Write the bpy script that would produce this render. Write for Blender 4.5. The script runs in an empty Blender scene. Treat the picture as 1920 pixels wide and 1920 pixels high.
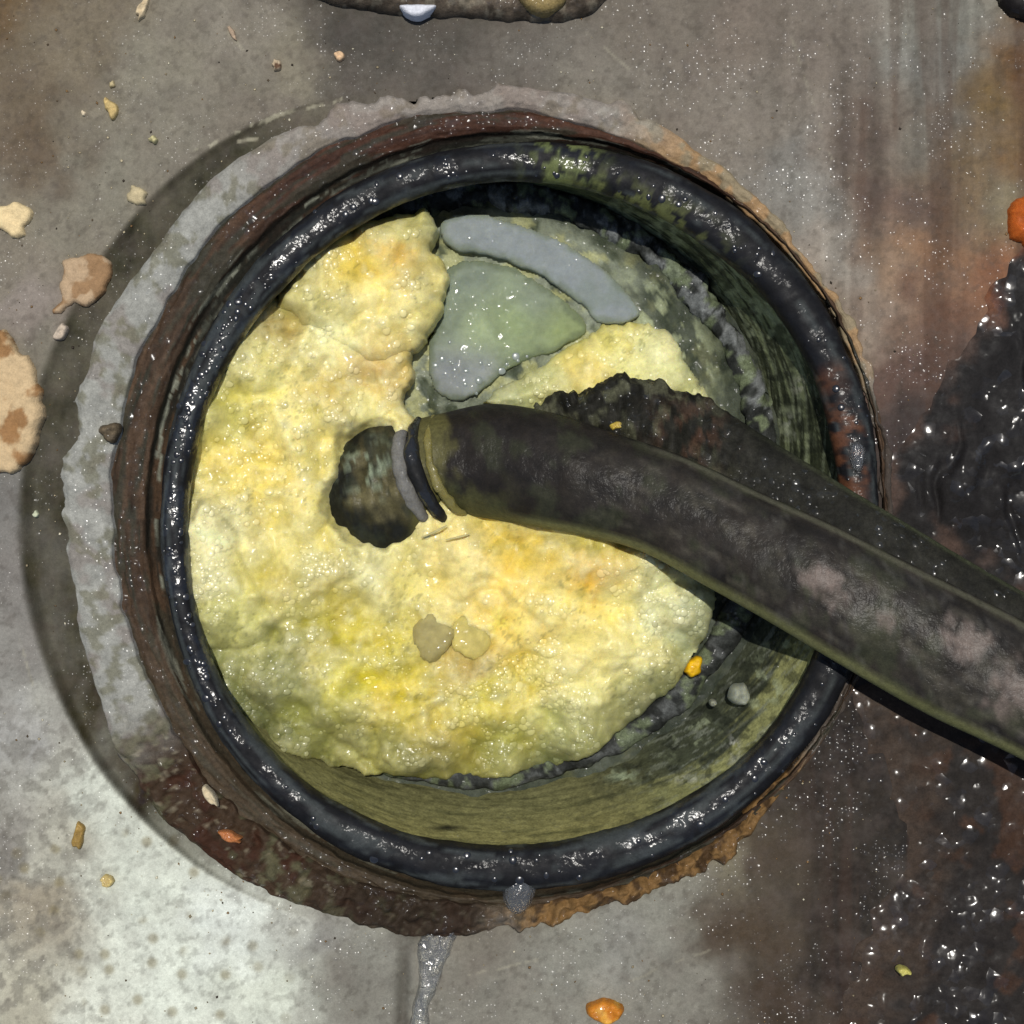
import bpy, math
import numpy as np

# ------------------------------------------------------------------ camera, world, sun, exposure
SC = bpy.context.scene
SC.unit_settings.scale_length = 0.004          # one unit is about 4 mm: the whole view is some 8 cm wide
COL = SC.collection
H = 40.0                                       # camera height over the plate
cam_d = bpy.data.cameras.new('camera')
cam = bpy.data.objects.new('camera', cam_d)
COL.objects.link(cam)
cam.location = (0, 0, H)
cam.rotation_euler = (0, 0, 0)
cam_d.sensor_width = 36
cam_d.lens = 36 * H / 19.2
cam_d.clip_start = 0.5
cam_d.clip_end = 500
SC.camera = cam

SUN_EL, SUN_AZ = math.radians(80), math.radians(92)     # azimuth counted from +x towards +y
sd = np.array([math.cos(SUN_EL) * math.cos(SUN_AZ), math.cos(SUN_EL) * math.sin(SUN_AZ), math.sin(SUN_EL)])
w = bpy.data.worlds.new('World')
SC.world = w
w.use_nodes = True
nt = w.node_tree
bg = nt.nodes['Background']
sky = nt.nodes.new('ShaderNodeTexSky')
sky.sky_type = 'NISHITA'
sky.sun_disc = False
sky.sun_elevation = SUN_EL
sky.sun_rotation = math.radians(90) - SUN_AZ
nt.links.new(sky.outputs['Color'], bg.inputs['Color'])
bg.inputs['Strength'].default_value = 0.09
sun_d = bpy.data.lights.new('sun', 'SUN')
sun_d.energy = 3.6
sun_d.angle = math.radians(0.5)
sun_d.color = (1.0, 0.965, 0.9)
sun = bpy.data.objects.new('sun', sun_d)
COL.objects.link(sun)
from mathutils import Vector
sun.rotation_euler = Vector(sd).to_track_quat('Z', 'Y').to_euler()
sun.location = Vector(sd * 30)
SC.view_settings.view_transform = 'Standard'
SC.view_settings.look = 'None'
SC.view_settings.exposure = -0.15
SC.view_settings.gamma = 1

# ------------------------------------------------------------------ numeric helpers
def U(px, py, z=0.0):
    """photo pixel -> plan position of a point at height z"""
    k = (H - z) / H
    return (np.asarray(px, float) - 960) / 100 * k, (960 - np.asarray(py, float)) / 100 * k

def _h(ix, iy, seed):
    n = (ix * 374761393 + iy * 668265263 + seed * 974634721) & 0xFFFFFFFF
    n = ((n ^ (n >> 13)) * 1274126177) & 0xFFFFFFFF
    n = (n ^ (n >> 16)) & 0xFFFFFF
    return n / float(0xFFFFFF)

def vn(x, y, seed=0):
    x = np.asarray(x, float); y = np.asarray(y, float)
    fx = np.floor(x); fy = np.floor(y)
    ix = fx.astype(np.int64); iy = fy.astype(np.int64)
    u = x - fx; v = y - fy
    u = u * u * u * (u * (u * 6 - 15) + 10); v = v * v * v * (v * (v * 6 - 15) + 10)
    a = _h(ix, iy, seed); b = _h(ix + 1, iy, seed); c = _h(ix, iy + 1, seed); d = _h(ix + 1, iy + 1, seed)
    return (a + (b - a) * u) * (1 - v) + (c + (d - c) * u) * v - 0.5

def fbm(x, y, seed=0, octs=4, gain=0.5):
    s = 0; a = 1.0
    for k in range(octs):
        c_, s_ = math.cos(0.5 + 0.9 * k), math.sin(0.5 + 0.9 * k)
        s = s + a * vn((x * c_ - y * s_) * 2 ** k + 17.3 * k, (x * s_ + y * c_) * 2 ** k - 9.1 * k, seed + k)
        a *= gain
    return s * 1.15

def worley(x, y, seed=0):
    x = np.asarray(x, float); y = np.asarray(y, float)
    ix = np.floor(x).astype(np.int64); iy = np.floor(y).astype(np.int64)
    best = np.full(x.shape, 9.0)
    for dx in (-1, 0, 1):
        for dy in (-1, 0, 1):
            cx = ix + dx; cy = iy + dy
            qx = cx + 0.1 + 0.8 * _h(cx, cy, seed); qy = cy + 0.1 + 0.8 * _h(cx, cy, seed + 77)
            best = np.minimum(best, (x - qx) ** 2 + (y - qy) ** 2)
    return np.sqrt(best)

def sstep(a, b, x):
    t = np.clip((x - a) / (b - a), 0, 1)
    return t * t * (3 - 2 * t)

def lin(c):
    c = np.asarray(c, float) / 255.0
    return np.where(c <= 0.04045, c / 12.92, ((c + 0.055) / 1.055) ** 2.4)

def mixc(a, b, t):
    t = np.asarray(t)[..., None]
    return a * (1 - t) + b * t

def idw(px, py, pts, power=3.2, soft=35.0):
    """smooth interpolation of values given at scattered places"""
    num = 0; den = 0
    for p in pts:
        d2 = (px - p[0]) ** 2 + (py - p[1]) ** 2 + soft * soft
        wgt = d2 ** (-power / 2)
        val = np.atleast_1d(np.asarray(p[2], float))
        num = num + wgt[..., None] * val; den = den + wgt
    return num / den[..., None]

def table(tab, th):
    ks = sorted(tab); k = np.array(ks + [ks[0] + 360.0]); v = np.array([tab[q] for q in ks] + [tab[ks[0]]])
    return np.interp((th - ks[0]) % 360 + ks[0], k, v)

# ------------------------------------------------------------------ object helpers
def props(o, label=None, cat=None, group=None, kind=None):
    if label: o['label'] = label
    if cat: o['category'] = cat
    if group: o['group'] = group
    if kind: o['kind'] = kind
    return o

def empty(name, loc, label, cat, group=None):
    e = bpy.data.objects.new(name, None)
    COL.objects.link(e); e.location = loc
    e.empty_display_size = 0.3
    return props(e, label, cat, group)

def mk(name, verts, faces, cols, mat, parent=None):
    verts = np.asarray(verts, float)
    loc = np.array([verts[:, 0].mean(), verts[:, 1].mean(), verts[:, 2].min()])
    me = bpy.data.meshes.new(name)
    f = np.asarray(faces, np.int64)
    me.vertices.add(len(verts)); me.vertices.foreach_set('co', (verts - loc).ravel())
    n = f.shape[1]
    me.loops.add(f.size); me.loops.foreach_set('vertex_index', f.ravel().astype(np.int32))
    me.polygons.add(len(f))
    me.polygons.foreach_set('loop_start', np.arange(0, f.size, n, dtype=np.int32))
    me.polygons.foreach_set('loop_total', np.full(len(f), n, np.int32))
    me.polygons.foreach_set('use_smooth', np.ones(len(f), bool))
    me.update(calc_edges=True)
    if cols is not None:
        cols = np.asarray(cols, float)
        if cols.ndim == 1: cols = np.tile(cols, (len(verts), 1))
        at = me.color_attributes.new('stain', 'FLOAT_COLOR', 'POINT')
        buf = np.ones((len(verts), 4)); buf[:, :3] = np.clip(cols[:, :3], 0, 1)
        if cols.shape[1] > 3: buf[:, 3] = cols[:, 3]
        at.data.foreach_set('color', buf.ravel())
    me.validate()
    me.materials.append(mat)
    o = bpy.data.objects.new(name, me); COL.objects.link(o)
    if parent is not None:
        o.parent = parent
        p = parent; off = Vector((0, 0, 0))
        while p is not None: off += Vector(p.location); p = p.parent
        o.location = Vector(loc) - off
    else:
        o.location = loc
    return o

def gridfaces(nr, nc, wrap=False):
    r = np.arange(nr - 1)[:, None]; c = np.arange(nc if wrap else nc - 1)[None, :]
    c2 = (c + 1) % nc
    a = r * nc + c; b = r * nc + c2; d = (r + 1) * nc + c; e = (r + 1) * nc + c2
    return np.stack([a, b, e, d], -1).reshape(-1, 4)

def smooth_poly(poly, per=8, jit=0.0, seed=0):
    P = np.array(poly, float); n = len(P); out = []
    for i in range(n):
        p0, p1, p2, p3 = P[i - 1], P[i], P[(i + 1) % n], P[(i + 2) % n]
        for t in np.linspace(0, 1, per, endpoint=False):
            out.append(0.5 * (2 * p1 + (p2 - p0) * t + (2 * p0 - 5 * p1 + 4 * p2 - p3) * t * t + (3 * p1 - p0 - 3 * p2 + p3) * t ** 3))
    Q = np.array(out)
    if jit:
        k = np.arange(len(Q))
        Q = Q + np.stack([fbm(Q[:, 0] / 22, Q[:, 1] / 22, seed, 3), fbm(Q[:, 0] / 22 + 50, Q[:, 1] / 22, seed + 9, 3)], -1) * jit * 2
    return Q

def poly_dist(X, Y, P):
    """signed distance (inside positive) and nearest boundary point"""
    x = X.ravel(); y = Y.ravel()
    best = np.full(x.shape, 1e18); bx = np.zeros_like(x); by = np.zeros_like(x); ins = np.zeros(x.shape, bool)
    n = len(P)
    for i in range(n):
        ax, ay = P[i]; cx, cy = P[(i + 1) % n]
        dx, dy = cx - ax, cy - ay; L = dx * dx + dy * dy + 1e-12
        t = np.clip(((x - ax) * dx + (y - ay) * dy) / L, 0, 1)
        qx = ax + t * dx; qy = ay + t * dy
        d = (x - qx) ** 2 + (y - qy) ** 2
        m = d < best
        best = np.where(m, d, best); bx = np.where(m, qx, bx); by = np.where(m, qy, by)
        if (ay > cy) or (ay < cy):
            cr = ((ay > y) != (cy > y)) & (x < (cx - ax) * (y - ay) / (cy - ay) + ax)
            ins ^= cr
    s = np.sqrt(best) * np.where(ins, 1, -1)
    return s.reshape(X.shape), bx.reshape(X.shape), by.reshape(X.shape)

def blob(name, poly, zref, zfun, top, edge, drop, step, colfun, mat, parent=None, smooth=8, jit=0.0, seed=0, nz=0.0, nzs=30.0, foot=None):
    """a lump with the given outline (photo pixels laid on the plane zref), rounded edge and real height"""
    P = smooth_poly(poly, smooth, jit, seed) if smooth else np.array(poly, float)
    x0, y0 = P.min(0) - 2 * step; x1, y1 = P.max(0) + 2 * step
    xs = np.arange(x0, x1 + step, step); ys = np.arange(y0, y1 + step, step)
    X, Y = np.meshgrid(xs, ys)
    S, BX, BY = poly_dist(X, Y, P)
    t = np.clip(S / edge, 0, 1)
    prof = np.sqrt(np.clip(1 - (1 - t) ** 2, 0, 1))
    zb = zfun(X, Y) if callable(zfun) else np.full(X.shape, float(zfun))
    tp = top(X, Y, S) if callable(top) else top
    Z = zb + tp * prof
    if nz: Z = Z + fbm(X / nzs, Y / nzs, seed + 5, 4) * nz * np.clip(S / edge, 0, 1)
    out = S <= 0
    fz = (zb - drop) if foot is None else foot
    PX = np.where(out, BX, X); PY = np.where(out, BY, Y)
    Z = np.where(out, fz, Z)
    keepv = S > -1.5 * step
    F = gridfaces(len(ys), len(xs))
    kv = keepv.ravel(); so = (S > 0).ravel()
    F = F[kv[F].all(1) & so[F].any(1)]
    used = np.unique(F); remap = -np.ones(X.size, np.int64); remap[used] = np.arange(len(used))
    wx, wy = U(PX, PY, zref)
    V = np.stack([wx.ravel(), wy.ravel(), Z.ravel()], -1)[used]
    C = colfun(PX.ravel()[used], PY.ravel()[used]) if callable(colfun) else np.tile(lin(colfun), (len(used), 1))
    F = remap[F][:, ::-1]
    return mk(name, V, F, C, mat, parent)

def tube(name, pts, rad, mat, col, parent=None, sides=10, per=8, rough=0.0, seed=0, colfun=None):
    P = np.array(pts, float); R = np.array(rad if np.ndim(rad) else [rad] * len(P), float)
    n = len(P); Q = []; r = []
    for i in range(n - 1):
        p0 = P[max(i - 1, 0)]; p1 = P[i]; p2 = P[i + 1]; p3 = P[min(i + 2, n - 1)]
        for t in np.linspace(0, 1, per, endpoint=(i == n - 2)):
            Q.append(0.5 * (2 * p1 + (p2 - p0) * t + (2 * p0 - 5 * p1 + 4 * p2 - p3) * t * t + (3 * p1 - p0 - 3 * p2 + p3) * t ** 3))
            r.append(R[i] + (R[i + 1] - R[i]) * t)
    Q = np.array(Q); r = np.array(r)
    T = np.gradient(Q, axis=0); T /= np.linalg.norm(T, axis=1)[:, None]
    A = np.cross(T, [0, 0, 1.0]); A /= np.linalg.norm(A, axis=1)[:, None] + 1e-9
    B = np.cross(A, T)
    a = np.linspace(0, 2 * math.pi, sides, endpoint=False)
    V = Q[:, None] + (A[:, None] * np.cos(a)[None, :, None] + B[:, None] * np.sin(a)[None, :, None]) * r[:, None, None]
    V = V.reshape(-1, 3)
    if rough:
        V = V + np.stack([fbm(V[:, 0] * 4, V[:, 1] * 4, seed + k, 3) for k in range(3)], -1) * rough
    return mk(name, V, gridfaces(len(Q), sides, True), lin(col) if colfun is None else colfun(V), mat, parent)

# ------------------------------------------------------------------ materials
def material(name, rough=0.5, metal=0.0, coat=0.0, coat_rough=0.08, fine=0.35, fine_scale=9.0, bump=0.5, bump_scale=14.0, bump_dist=0.03,
             glint=0.0, glint_scale=24.0, dark_specks=0.0, light_specks=0.0, sss=0.0, spec=0.5, rough_var=0.15, drops=0.54, dome=0.0, dome_keep=0.5, hue=None, hue_amt=0.0):
    m = bpy.data.materials.new(name); m.use_nodes = True
    t = m.node_tree; N = t.nodes; L = t.links
    b = N['Principled BSDF']
    geo = N.new('ShaderNodeNewGeometry')
    att = N.new('ShaderNodeAttribute'); att.attribute_name = 'stain'
    def noise(scale, detail=4, rough_=0.6):
        n = N.new('ShaderNodeTexNoise'); n.inputs['Scale'].default_value = scale
        n.inputs['Detail'].default_value = detail; n.inputs['Roughness'].default_value = rough_
        L.new(geo.outputs['Position'], n.inputs['Vector']); return n
    def math_(op, a, bb):
        n = N.new('ShaderNodeMath'); n.operation = op
        for i, v in enumerate((a, bb)):
            if isinstance(v, (int, float)): n.inputs[i].default_value = v
            else: L.new(v, n.inputs[i])
        return n.outputs[0]
    def ramp(src, lo, hi, a=0.0, c=1.0):
        n = N.new('ShaderNodeMapRange'); n.inputs['From Min'].default_value = lo; n.inputs['From Max'].default_value = hi
        n.inputs['To Min'].default_value = a; n.inputs['To Max'].default_value = c; n.clamp = True
        L.new(src, n.inputs['Value']); return n.outputs['Result']
    def mixcol(fac, a, c, mode='MIX'):
        n = N.new('ShaderNodeMix'); n.data_type = 'RGBA'; n.blend_type = mode
        if isinstance(fac, (int, float)): n.inputs['Factor'].default_value = fac
        else: L.new(fac, n.inputs['Factor'])
        for k, v in ((6, a), (7, c)):
            if isinstance(v, tuple): n.inputs[k].default_value = (*v, 1)
            else: L.new(v, n.inputs[k])
        return n.outputs[2]
    col = att.outputs['Color']
    # grain: lighter and darker mottling of the substance at two sizes
    n1 = noise(fine_scale, 6, 0.7)
    f1 = ramp(n1.outputs['Fac'], 0.25, 0.75, 1 - fine, 1 + fine)
    vm = N.new('ShaderNodeVectorMath'); vm.operation = 'SCALE'
    L.new(col, vm.inputs[0]); L.new(f1, vm.inputs['Scale']); col = vm.outputs[0]
    n2 = noise(fine_scale * 3.7, 3, 0.6)
    f2 = ramp(n2.outputs['Fac'], 0.25, 0.75, 1 - fine * 0.6, 1 + fine * 0.6)
    vm = N.new('ShaderNodeVectorMath'); vm.operation = 'SCALE'
    L.new(col, vm.inputs[0]); L.new(f2, vm.inputs['Scale']); col = vm.outputs[0]
    if hue is not None:
        n3 = noise(1.7, 5, 0.65)
        col = mixcol(ramp(n3.outputs['Fac'], 0.45, 0.68, 0, hue_amt), col, hue)
    if dark_specks:
        v = N.new('ShaderNodeTexNoise'); v.inputs['Scale'].default_value = 7.0; v.inputs['Detail'].default_value = 5; v.inputs['Roughness'].default_value = 0.75
        L.new(geo.outputs['Position'], v.inputs['Vector'])
        k = ramp(v.outputs['Fac'], 0.60, 0.70, 0, dark_specks)
        col = mixcol(k, col, (0.02, 0.018, 0.012))
    if light_specks:
        v = N.new('ShaderNodeTexVoronoi'); v.inputs['Scale'].default_value = 4.5; v.inputs['Randomness'].default_value = 1
        L.new(geo.outputs['Position'], v.inputs['Vector'])
        k = ramp(v.outputs['Distance'], 0.05, 0.10, light_specks, 0)
        col = mixcol(k, col, (0.5, 0.47, 0.38))
    L.new(col, b.inputs['Base Color'])
    n4 = noise(fine_scale * 0.6, 4, 0.6)
    rg = ramp(n4.outputs['Fac'], 0.3, 0.7, max(0.03, rough - rough_var), min(1, rough + rough_var))
    L.new(rg, b.inputs['Roughness'])
    b.inputs['Metallic'].default_value = metal
    b.inputs['Specular IOR Level'].default_value = spec
    if coat:
        n5 = noise(1.3, 5, 0.65)
        cw_ = math_('MULTIPLY', ramp(n5.outputs['Fac'], 0.36, 0.6, coat * 0.3, coat), att.outputs['Alpha'])
        if dome:
            # separate wet beads: each is a low dome; only some cells carry one
            vo = N.new('ShaderNodeTexVoronoi'); vo.inputs['Scale'].default_value = dome
            nw = noise(dome * 0.8, 2, 0.5)
            va = N.new('ShaderNodeVectorMath'); va.operation = 'MULTIPLY_ADD'
            va.inputs[1].default_value = (0.35 / dome,) * 3
            L.new(nw.outputs['Color'], va.inputs[0]); L.new(geo.outputs['Position'], va.inputs[2]); L.new(va.outputs[0], vo.inputs['Vector'])
            sepc = N.new('ShaderNodeSeparateColor'); L.new(vo.outputs['Color'], sepc.inputs[0])
            nm = noise(0.9, 4, 0.65)
            keep = ramp(math_('ADD', sepc.outputs[0], math_('MULTIPLY', math_('SUBTRACT', nm.outputs['Fac'], 0.5), 2.6)), 1 - dome_keep, 1 - dome_keep + 0.05, 0, 1)
            cw_ = math_('MULTIPLY', cw_, math_('MULTIPLY', keep, math_('POWER', sepc.outputs[2], 1.1)))
            bead_h = math_('MULTIPLY', math_('SUBTRACT', 1.0, math_('MULTIPLY', vo.outputs['Distance'], vo.outputs['Distance'])), math_('ADD', 0.55, sepc.outputs[1]))
        elif drops:
            nm = noise(glint_scale * 0.45, 3, 0.6)              # the wet film is broken into beads
            cw_ = math_('MULTIPLY', cw_, ramp(nm.outputs['Fac'], drops, drops + 0.06, 0.0, 1.0))
        L.new(cw_, b.inputs['Coat Weight'])
        b.inputs['Coat Roughness'].default_value = coat_rough
        b.inputs['Coat IOR'].default_value = 1.6
    if sss:
        b.inputs['Subsurface Weight'].default_value = sss
        b.inputs['Subsurface Radius'].default_value = (1.0, 0.8, 0.35)
        b.inputs['Subsurface Scale'].default_value = 0.22
    # relief
    nb = noise(bump_scale, 6, 0.65)
    bp = N.new('ShaderNodeBump'); bp.inputs['Strength'].default_value = bump; bp.inputs['Distance'].default_value = bump_dist
    L.new(nb.outputs['Fac'], bp.inputs['Height'])
    nrm = bp.outputs['Normal']
    L.new(nrm, b.inputs['Normal'])
    if glint:
        # fine wet grain: slopes of about the given size, so that a few grains face the sun
        b2 = N.new('ShaderNodeBump'); b2.inputs['Strength'].default_value = 1.0
        if coat and dome:
            b2.inputs['Distance'].default_value = glint / dome
            L.new(bead_h, b2.inputs['Height'])
        else:
            gn = noise(glint_scale, 2.5, 0.6)
            b2.inputs['Distance'].default_value = glint / (0.9 * glint_scale)
            L.new(gn.outputs['Fac'], b2.inputs['Height'])
        if not (coat and dome): L.new(nrm, b2.inputs['Normal'])
        if coat: L.new(b2.outputs['Normal'], b.inputs['Coat Normal'])
        else: L.new(b2.outputs['Normal'], b.inputs['Normal'])
    elif coat:
        L.new(nrm, b.inputs['Coat Normal'])
    return m

M = {}
M['plate'] = material('stained_metal', 0.7, 0.0, 1.0, 0.22, fine=0.2, fine_scale=11, bump=0.3, bump_scale=18, bump_dist=0.02, glint=0.4, dark_specks=0.16, hue=(0.13, 0.10, 0.085), hue_amt=0.2, spec=0.15, dome=14, dome_keep=0.16)
M['collar'] = material('weathered_grey_metal', 0.7, 0.0, 1.0, 0.24, fine=0.28, fine_scale=10, bump=0.45, bump_scale=14, bump_dist=0.03, glint=0.45, dark_specks=0.35, spec=0.15, dome=10, dome_keep=0.22)
M['groove'] = material('brown_corroded_metal', 0.7, 0.0, 1.0, 0.24, fine=0.4, fine_scale=10, bump=0.4, bump_scale=12, bump_dist=0.03, glint=0.45, dark_specks=0.3, spec=0.15, dome=10, dome_keep=0.28)
M['rubber'] = material('wet_black_rubber', 0.6, 0.0, 1.0, 0.18, fine=0.35, fine_scale=8, bump=0.25, bump_scale=9, bump_dist=0.02, glint=0.20, glint_scale=3.2, spec=0.15, drops=0.47)
M['wall'] = material('slimy_bore_wall', 0.7, 0.0, 1.0, 0.25, fine=0.45, fine_scale=6, bump=0.4, bump_scale=9, bump_dist=0.03, glint=0.5, dark_specks=0.5, spec=0.15, dome=8, dome_keep=0.35)
M['sludge'] = material('wet_yellow_sludge', 0.6, 0.0, 1.0, 0.25, fine=0.15, fine_scale=12, bump=0.22, bump_scale=13, bump_dist=0.03, glint=0.42, sss=0.55, dark_specks=0.1, spec=0.35, dome=5.2, dome_keep=0.7)
M['slime'] = material('grey_green_slime', 0.65, 0.0, 1.0, 0.28, fine=0.3, fine_scale=7, bump=0.4, bump_scale=9, bump_dist=0.03, glint=0.5, dark_specks=0.3, sss=0.15, spec=0.2, dome=6, dome_keep=0.5)
M['jelly'] = material('smooth_grey_jelly', 0.65, 0.0, 1.0, 0.18, fine=0.10, fine_scale=9, bump=0.12, bump_scale=8, bump_dist=0.02, glint=0.35, dark_specks=0.15, sss=0.6, spec=0.15, dome=6, dome_keep=0.15)
M['rod'] = material('dirty_dark_metal', 0.7, 0.0, 0.20, 0.34, fine=0.35, fine_scale=9, bump=0.3, bump_scale=12, bump_dist=0.02, dark_specks=0.15, spec=0.15, glint=0.22, glint_scale=9, drops=0.0)
M['crust'] = material('rough_dark_crust', 0.7, 0.0, 1.0, 0.25, fine=0.55, fine_scale=9, bump=0.5, bump_scale=10, bump_dist=0.04, glint=0.5, dark_specks=0.3, spec=0.15, dome=9, dome_keep=0.3)
M['tar'] = material('glossy_black_tar', 0.6, 0.0, 1.0, 0.17, fine=0.4, fine_scale=8, bump=0.15, bump_scale=8, bump_dist=0.02, glint=0.24, spec=0.1, dome=3.8, dome_keep=0.46)
M['flake'] = material('dry_flake', 0.8, 0.0, 0.0, fine=0.22, fine_scale=7, bump=0.6, bump_scale=8, bump_dist=0.05, dark_specks=0.2, spec=0.2)
M['amber'] = material('wet_amber', 0.55, 0.0, 1.0, 0.14, fine=0.25, fine_scale=7, bump=0.3, bump_scale=7, bump_dist=0.04, sss=0.3, glint=0.25, spec=0.2, dome=7, dome_keep=0.5)
M['rim'] = material('dark_rim_metal', 0.65, 0.0, 0.9, 0.16, fine=0.5, fine_scale=8, bump=0.5, bump_scale=9, bump_dist=0.04, glint=0.35, spec=0.15, dome=10, dome_keep=0.4)
wm = bpy.data.materials.new('clear_water'); wm.use_nodes = True
wb = wm.node_tree.nodes['Principled BSDF']
wb.inputs['Base Color'].default_value = (0.92, 0.94, 0.94, 1); wb.inputs['Transmission Weight'].default_value = 0.93; wb.inputs['Coat Weight'].default_value = 1.0; wb.inputs['Coat Roughness'].default_value = 0.2
wb.inputs['Roughness'].default_value = 0.12; wb.inputs['IOR'].default_value = 1.33
_n = wm.node_tree.nodes.new('ShaderNodeTexNoise'); _n.inputs['Scale'].default_value = 5
_b = wm.node_tree.nodes.new('ShaderNodeBump'); _b.inputs['Strength'].default_value = 0.6; _b.inputs['Distance'].default_value = 0.12
wm.node_tree.links.new(_n.outputs['Fac'], _b.inputs['Height']); wm.node_tree.links.new(_b.outputs['Normal'], wb.inputs['Normal']); wm.node_tree.links.new(_b.outputs['Normal'], wb.inputs['Coat Normal'])
M['water'] = wm

# ------------------------------------------------------------------ ring geometry, radii in photo pixels about (CX, CY)
CX, CY = 975.0, 975.0
TA = {180: 860, 165: 862, 150: 864, 135: 862, 120: 860, 105: 835, 90: 815, 75: 800, 60: 757, 45: 738, 30: 724, 15: 705, 0: 694, -15: 694, -30: 704, -45: 713, -60: 738, -75: 757,
      -85: 768, -95: 775, -104: 815, -112: 822, -120: 835, -135: 868, -150: 868, -165: 864}
TB = {180: 770, 165: 778, 150: 790, 135: 795, 120: 797, 105: 790, 90: 775, 75: 748, 60: 732, 45: 722, 30: 710, 15: 696, 0: 688, -15: 690, -30: 699, -45: 701, -60: 706, -75: 713,
      -90: 725, -105: 737, -120: 750, -135: 765, -150: 768, -165: 768}
TC = {180: 679, 165: 681, 150: 688, 135: 696, 120: 704, 105: 710, 90: 712, 75: 718, 60: 718, 45: 711, 30: 700, 15: 686, 0: 677, -15: 680, -30: 690, -45: 690, -60: 688, -75: 694,
      -90: 702, -105: 706, -120: 706, -135: 705, -150: 694, -165: 681}
TD = {180: 622, 165: 622, 150: 622, 135: 625, 120: 632, 105: 638, 90: 640, 75: 633, 60: 624, 45: 621, 30: 616, 15: 606, 0: 600, -15: 604, -30: 611, -45: 613, -60: 611, -75: 606,
      -90: 609, -105: 622, -120: 634, -135: 640, -150: 640, -165: 630}
TF = {180: 945, 165: 943, 150: 932, 135: 920, 120: 888, 108: 846, 95: 815, 80: 796, 60: 757, 45: 738, 30: 724, 0: 694, -30: 704, -60: 738, -90: 770, -105: 812, -118: 845, -130: 884, -142: 908, -155: 925, -168: 942}

def polar(px, py):
    dx = px - CX; dy = CY - py
    return np.hypot(dx, dy), np.degrees(np.arctan2(dy, dx))

def smooth_table(tab):
    th = np.arange(-180, 180, 1.0); v = table(tab, th)
    k = np.exp(-0.5 * (np.arange(-12, 13) / 5.0) ** 2); k /= k.sum()
    vv = np.convolve(np.concatenate([v[-12:], v, v[:12]]), k, 'valid')
    return lambda t: np.interp(np.asarray(t), np.append(th, 180.0), np.append(vv, vv[0]))
RA, RB, RC, RD, RF = map(smooth_table, (TA, TB, TC, TD, TF))

# ------------------------------------------------------------------ the plate
PLATE = [(0, 0, (95, 76, 50)), (150, 80, (112, 102, 84)), (60, 250, (96, 82, 64)), (300, 150, (124, 118, 102)), (450, 60, (127, 120, 106)), (500, 250, (114, 106, 93)), (330, 230, (120, 114, 100)),
  (620, 60, (92, 86, 76)), (560, 140, (127, 120, 102)), (760, 110, (70, 66, 59)), (690, 70, (66, 63, 57)), (820, 70, (74, 70, 62)), (640, 30, (66, 62, 54)), (900, 100, (94, 88, 79)), (860, 150, (82, 76, 68)), (720, 160, (88, 82, 73)), (1020, 80, (112, 106, 96)), (1100, 160, (137, 130, 116)), (1250, 60, (137, 127, 112)),
  (1400, 200, (148, 138, 123)), (1380, 60, (140, 127, 112)), (1500, 350, (152, 148, 137)), (1600, 120, (130, 119, 106)), (1650, 250, (117, 101, 88)), (1680, 400, (112, 92, 80)), (1740, 120, (152, 150, 139)),
  (1760, 40, (152, 150, 136)), (1740, 250, (140, 134, 120)), (1820, 200, (127, 102, 62)), (1880, 120, (122, 88, 52)), (1900, 300, (127, 92, 52)), (1800, 330, (132, 110, 80)), (1880, 370, (142, 132, 105)), (1700, 500, (128, 106, 85)), (1600, 480, (152, 145, 132)),
  (1600, 600, (138, 125, 110)), (1750, 480, (128, 96, 70)), (1780, 600, (98, 72, 57)), (1700, 700, (84, 64, 55)), (1665, 960, (46, 40, 37)), (1740, 800, (48, 41, 38)), (1680, 850, (56, 47, 44)), (1850, 500, (116, 78, 54)),
  (40, 500, (122, 114, 99)), (180, 330, (122, 117, 102)), (90, 420, (120, 114, 99)), (60, 600, (132, 122, 112)), (100, 700, (112, 107, 93)), (30, 950, (130, 127, 120)), (20, 1100, (134, 129, 121)), (40, 1250, (144, 140, 131)),
  (100, 1400, (165, 163, 149)), (30, 1380, (154, 152, 145)), (200, 1500, (204, 207, 190)), (300, 1650, (214, 218, 200)), (350, 1800, (222, 226, 208)), (400, 1720, (220, 224, 211)), (100, 1600, (178, 175, 157)), (40, 1600, (132, 127, 119)),
  (60, 1700, (152, 142, 121)), (60, 1880, (173, 168, 147)), (200, 1880, (216, 218, 200)), (480, 1820, (214, 218, 198)), (480, 1900, (205, 208, 190)), (530, 1720, (182, 182, 169)), (590, 1740, (125, 122, 114)), (640, 1850, (114, 110, 99)), (570, 1900, (160, 160, 146)), (700, 1900, (117, 114, 103)),
  (880, 1800, (124, 118, 105)), (950, 1880, (132, 128, 115)), (1050, 1800, (142, 140, 127)), (1150, 1780, (145, 143, 132)), (1250, 1700, (143, 141, 128)), (1250, 1880, (134, 130, 117)), (1350, 1620, (127, 120, 99)), (1400, 1750, (88, 72, 54)),
  (1420, 1600, (82, 68, 53)), (1500, 1500, (64, 52, 42)), (1550, 1650, (56, 46, 38)), (1450, 1880, (78, 62, 46)), (1600, 1800, (56, 46, 38)), (1600, 1400, (54, 45, 39)), (1750, 1500, (52, 45, 40)), (1850, 1700, (46, 41, 36)),
  (1880, 1880, (44, 39, 36)), (1720, 1880, (58, 47, 37)), (1600, 1300, (60, 50, 44))]
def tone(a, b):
    # plate colours scaled darker by region, most at the lower right
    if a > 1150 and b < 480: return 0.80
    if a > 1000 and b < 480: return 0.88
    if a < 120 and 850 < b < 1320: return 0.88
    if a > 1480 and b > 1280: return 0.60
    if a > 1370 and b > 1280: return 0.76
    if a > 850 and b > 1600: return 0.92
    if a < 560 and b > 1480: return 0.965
    return 1.0
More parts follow.
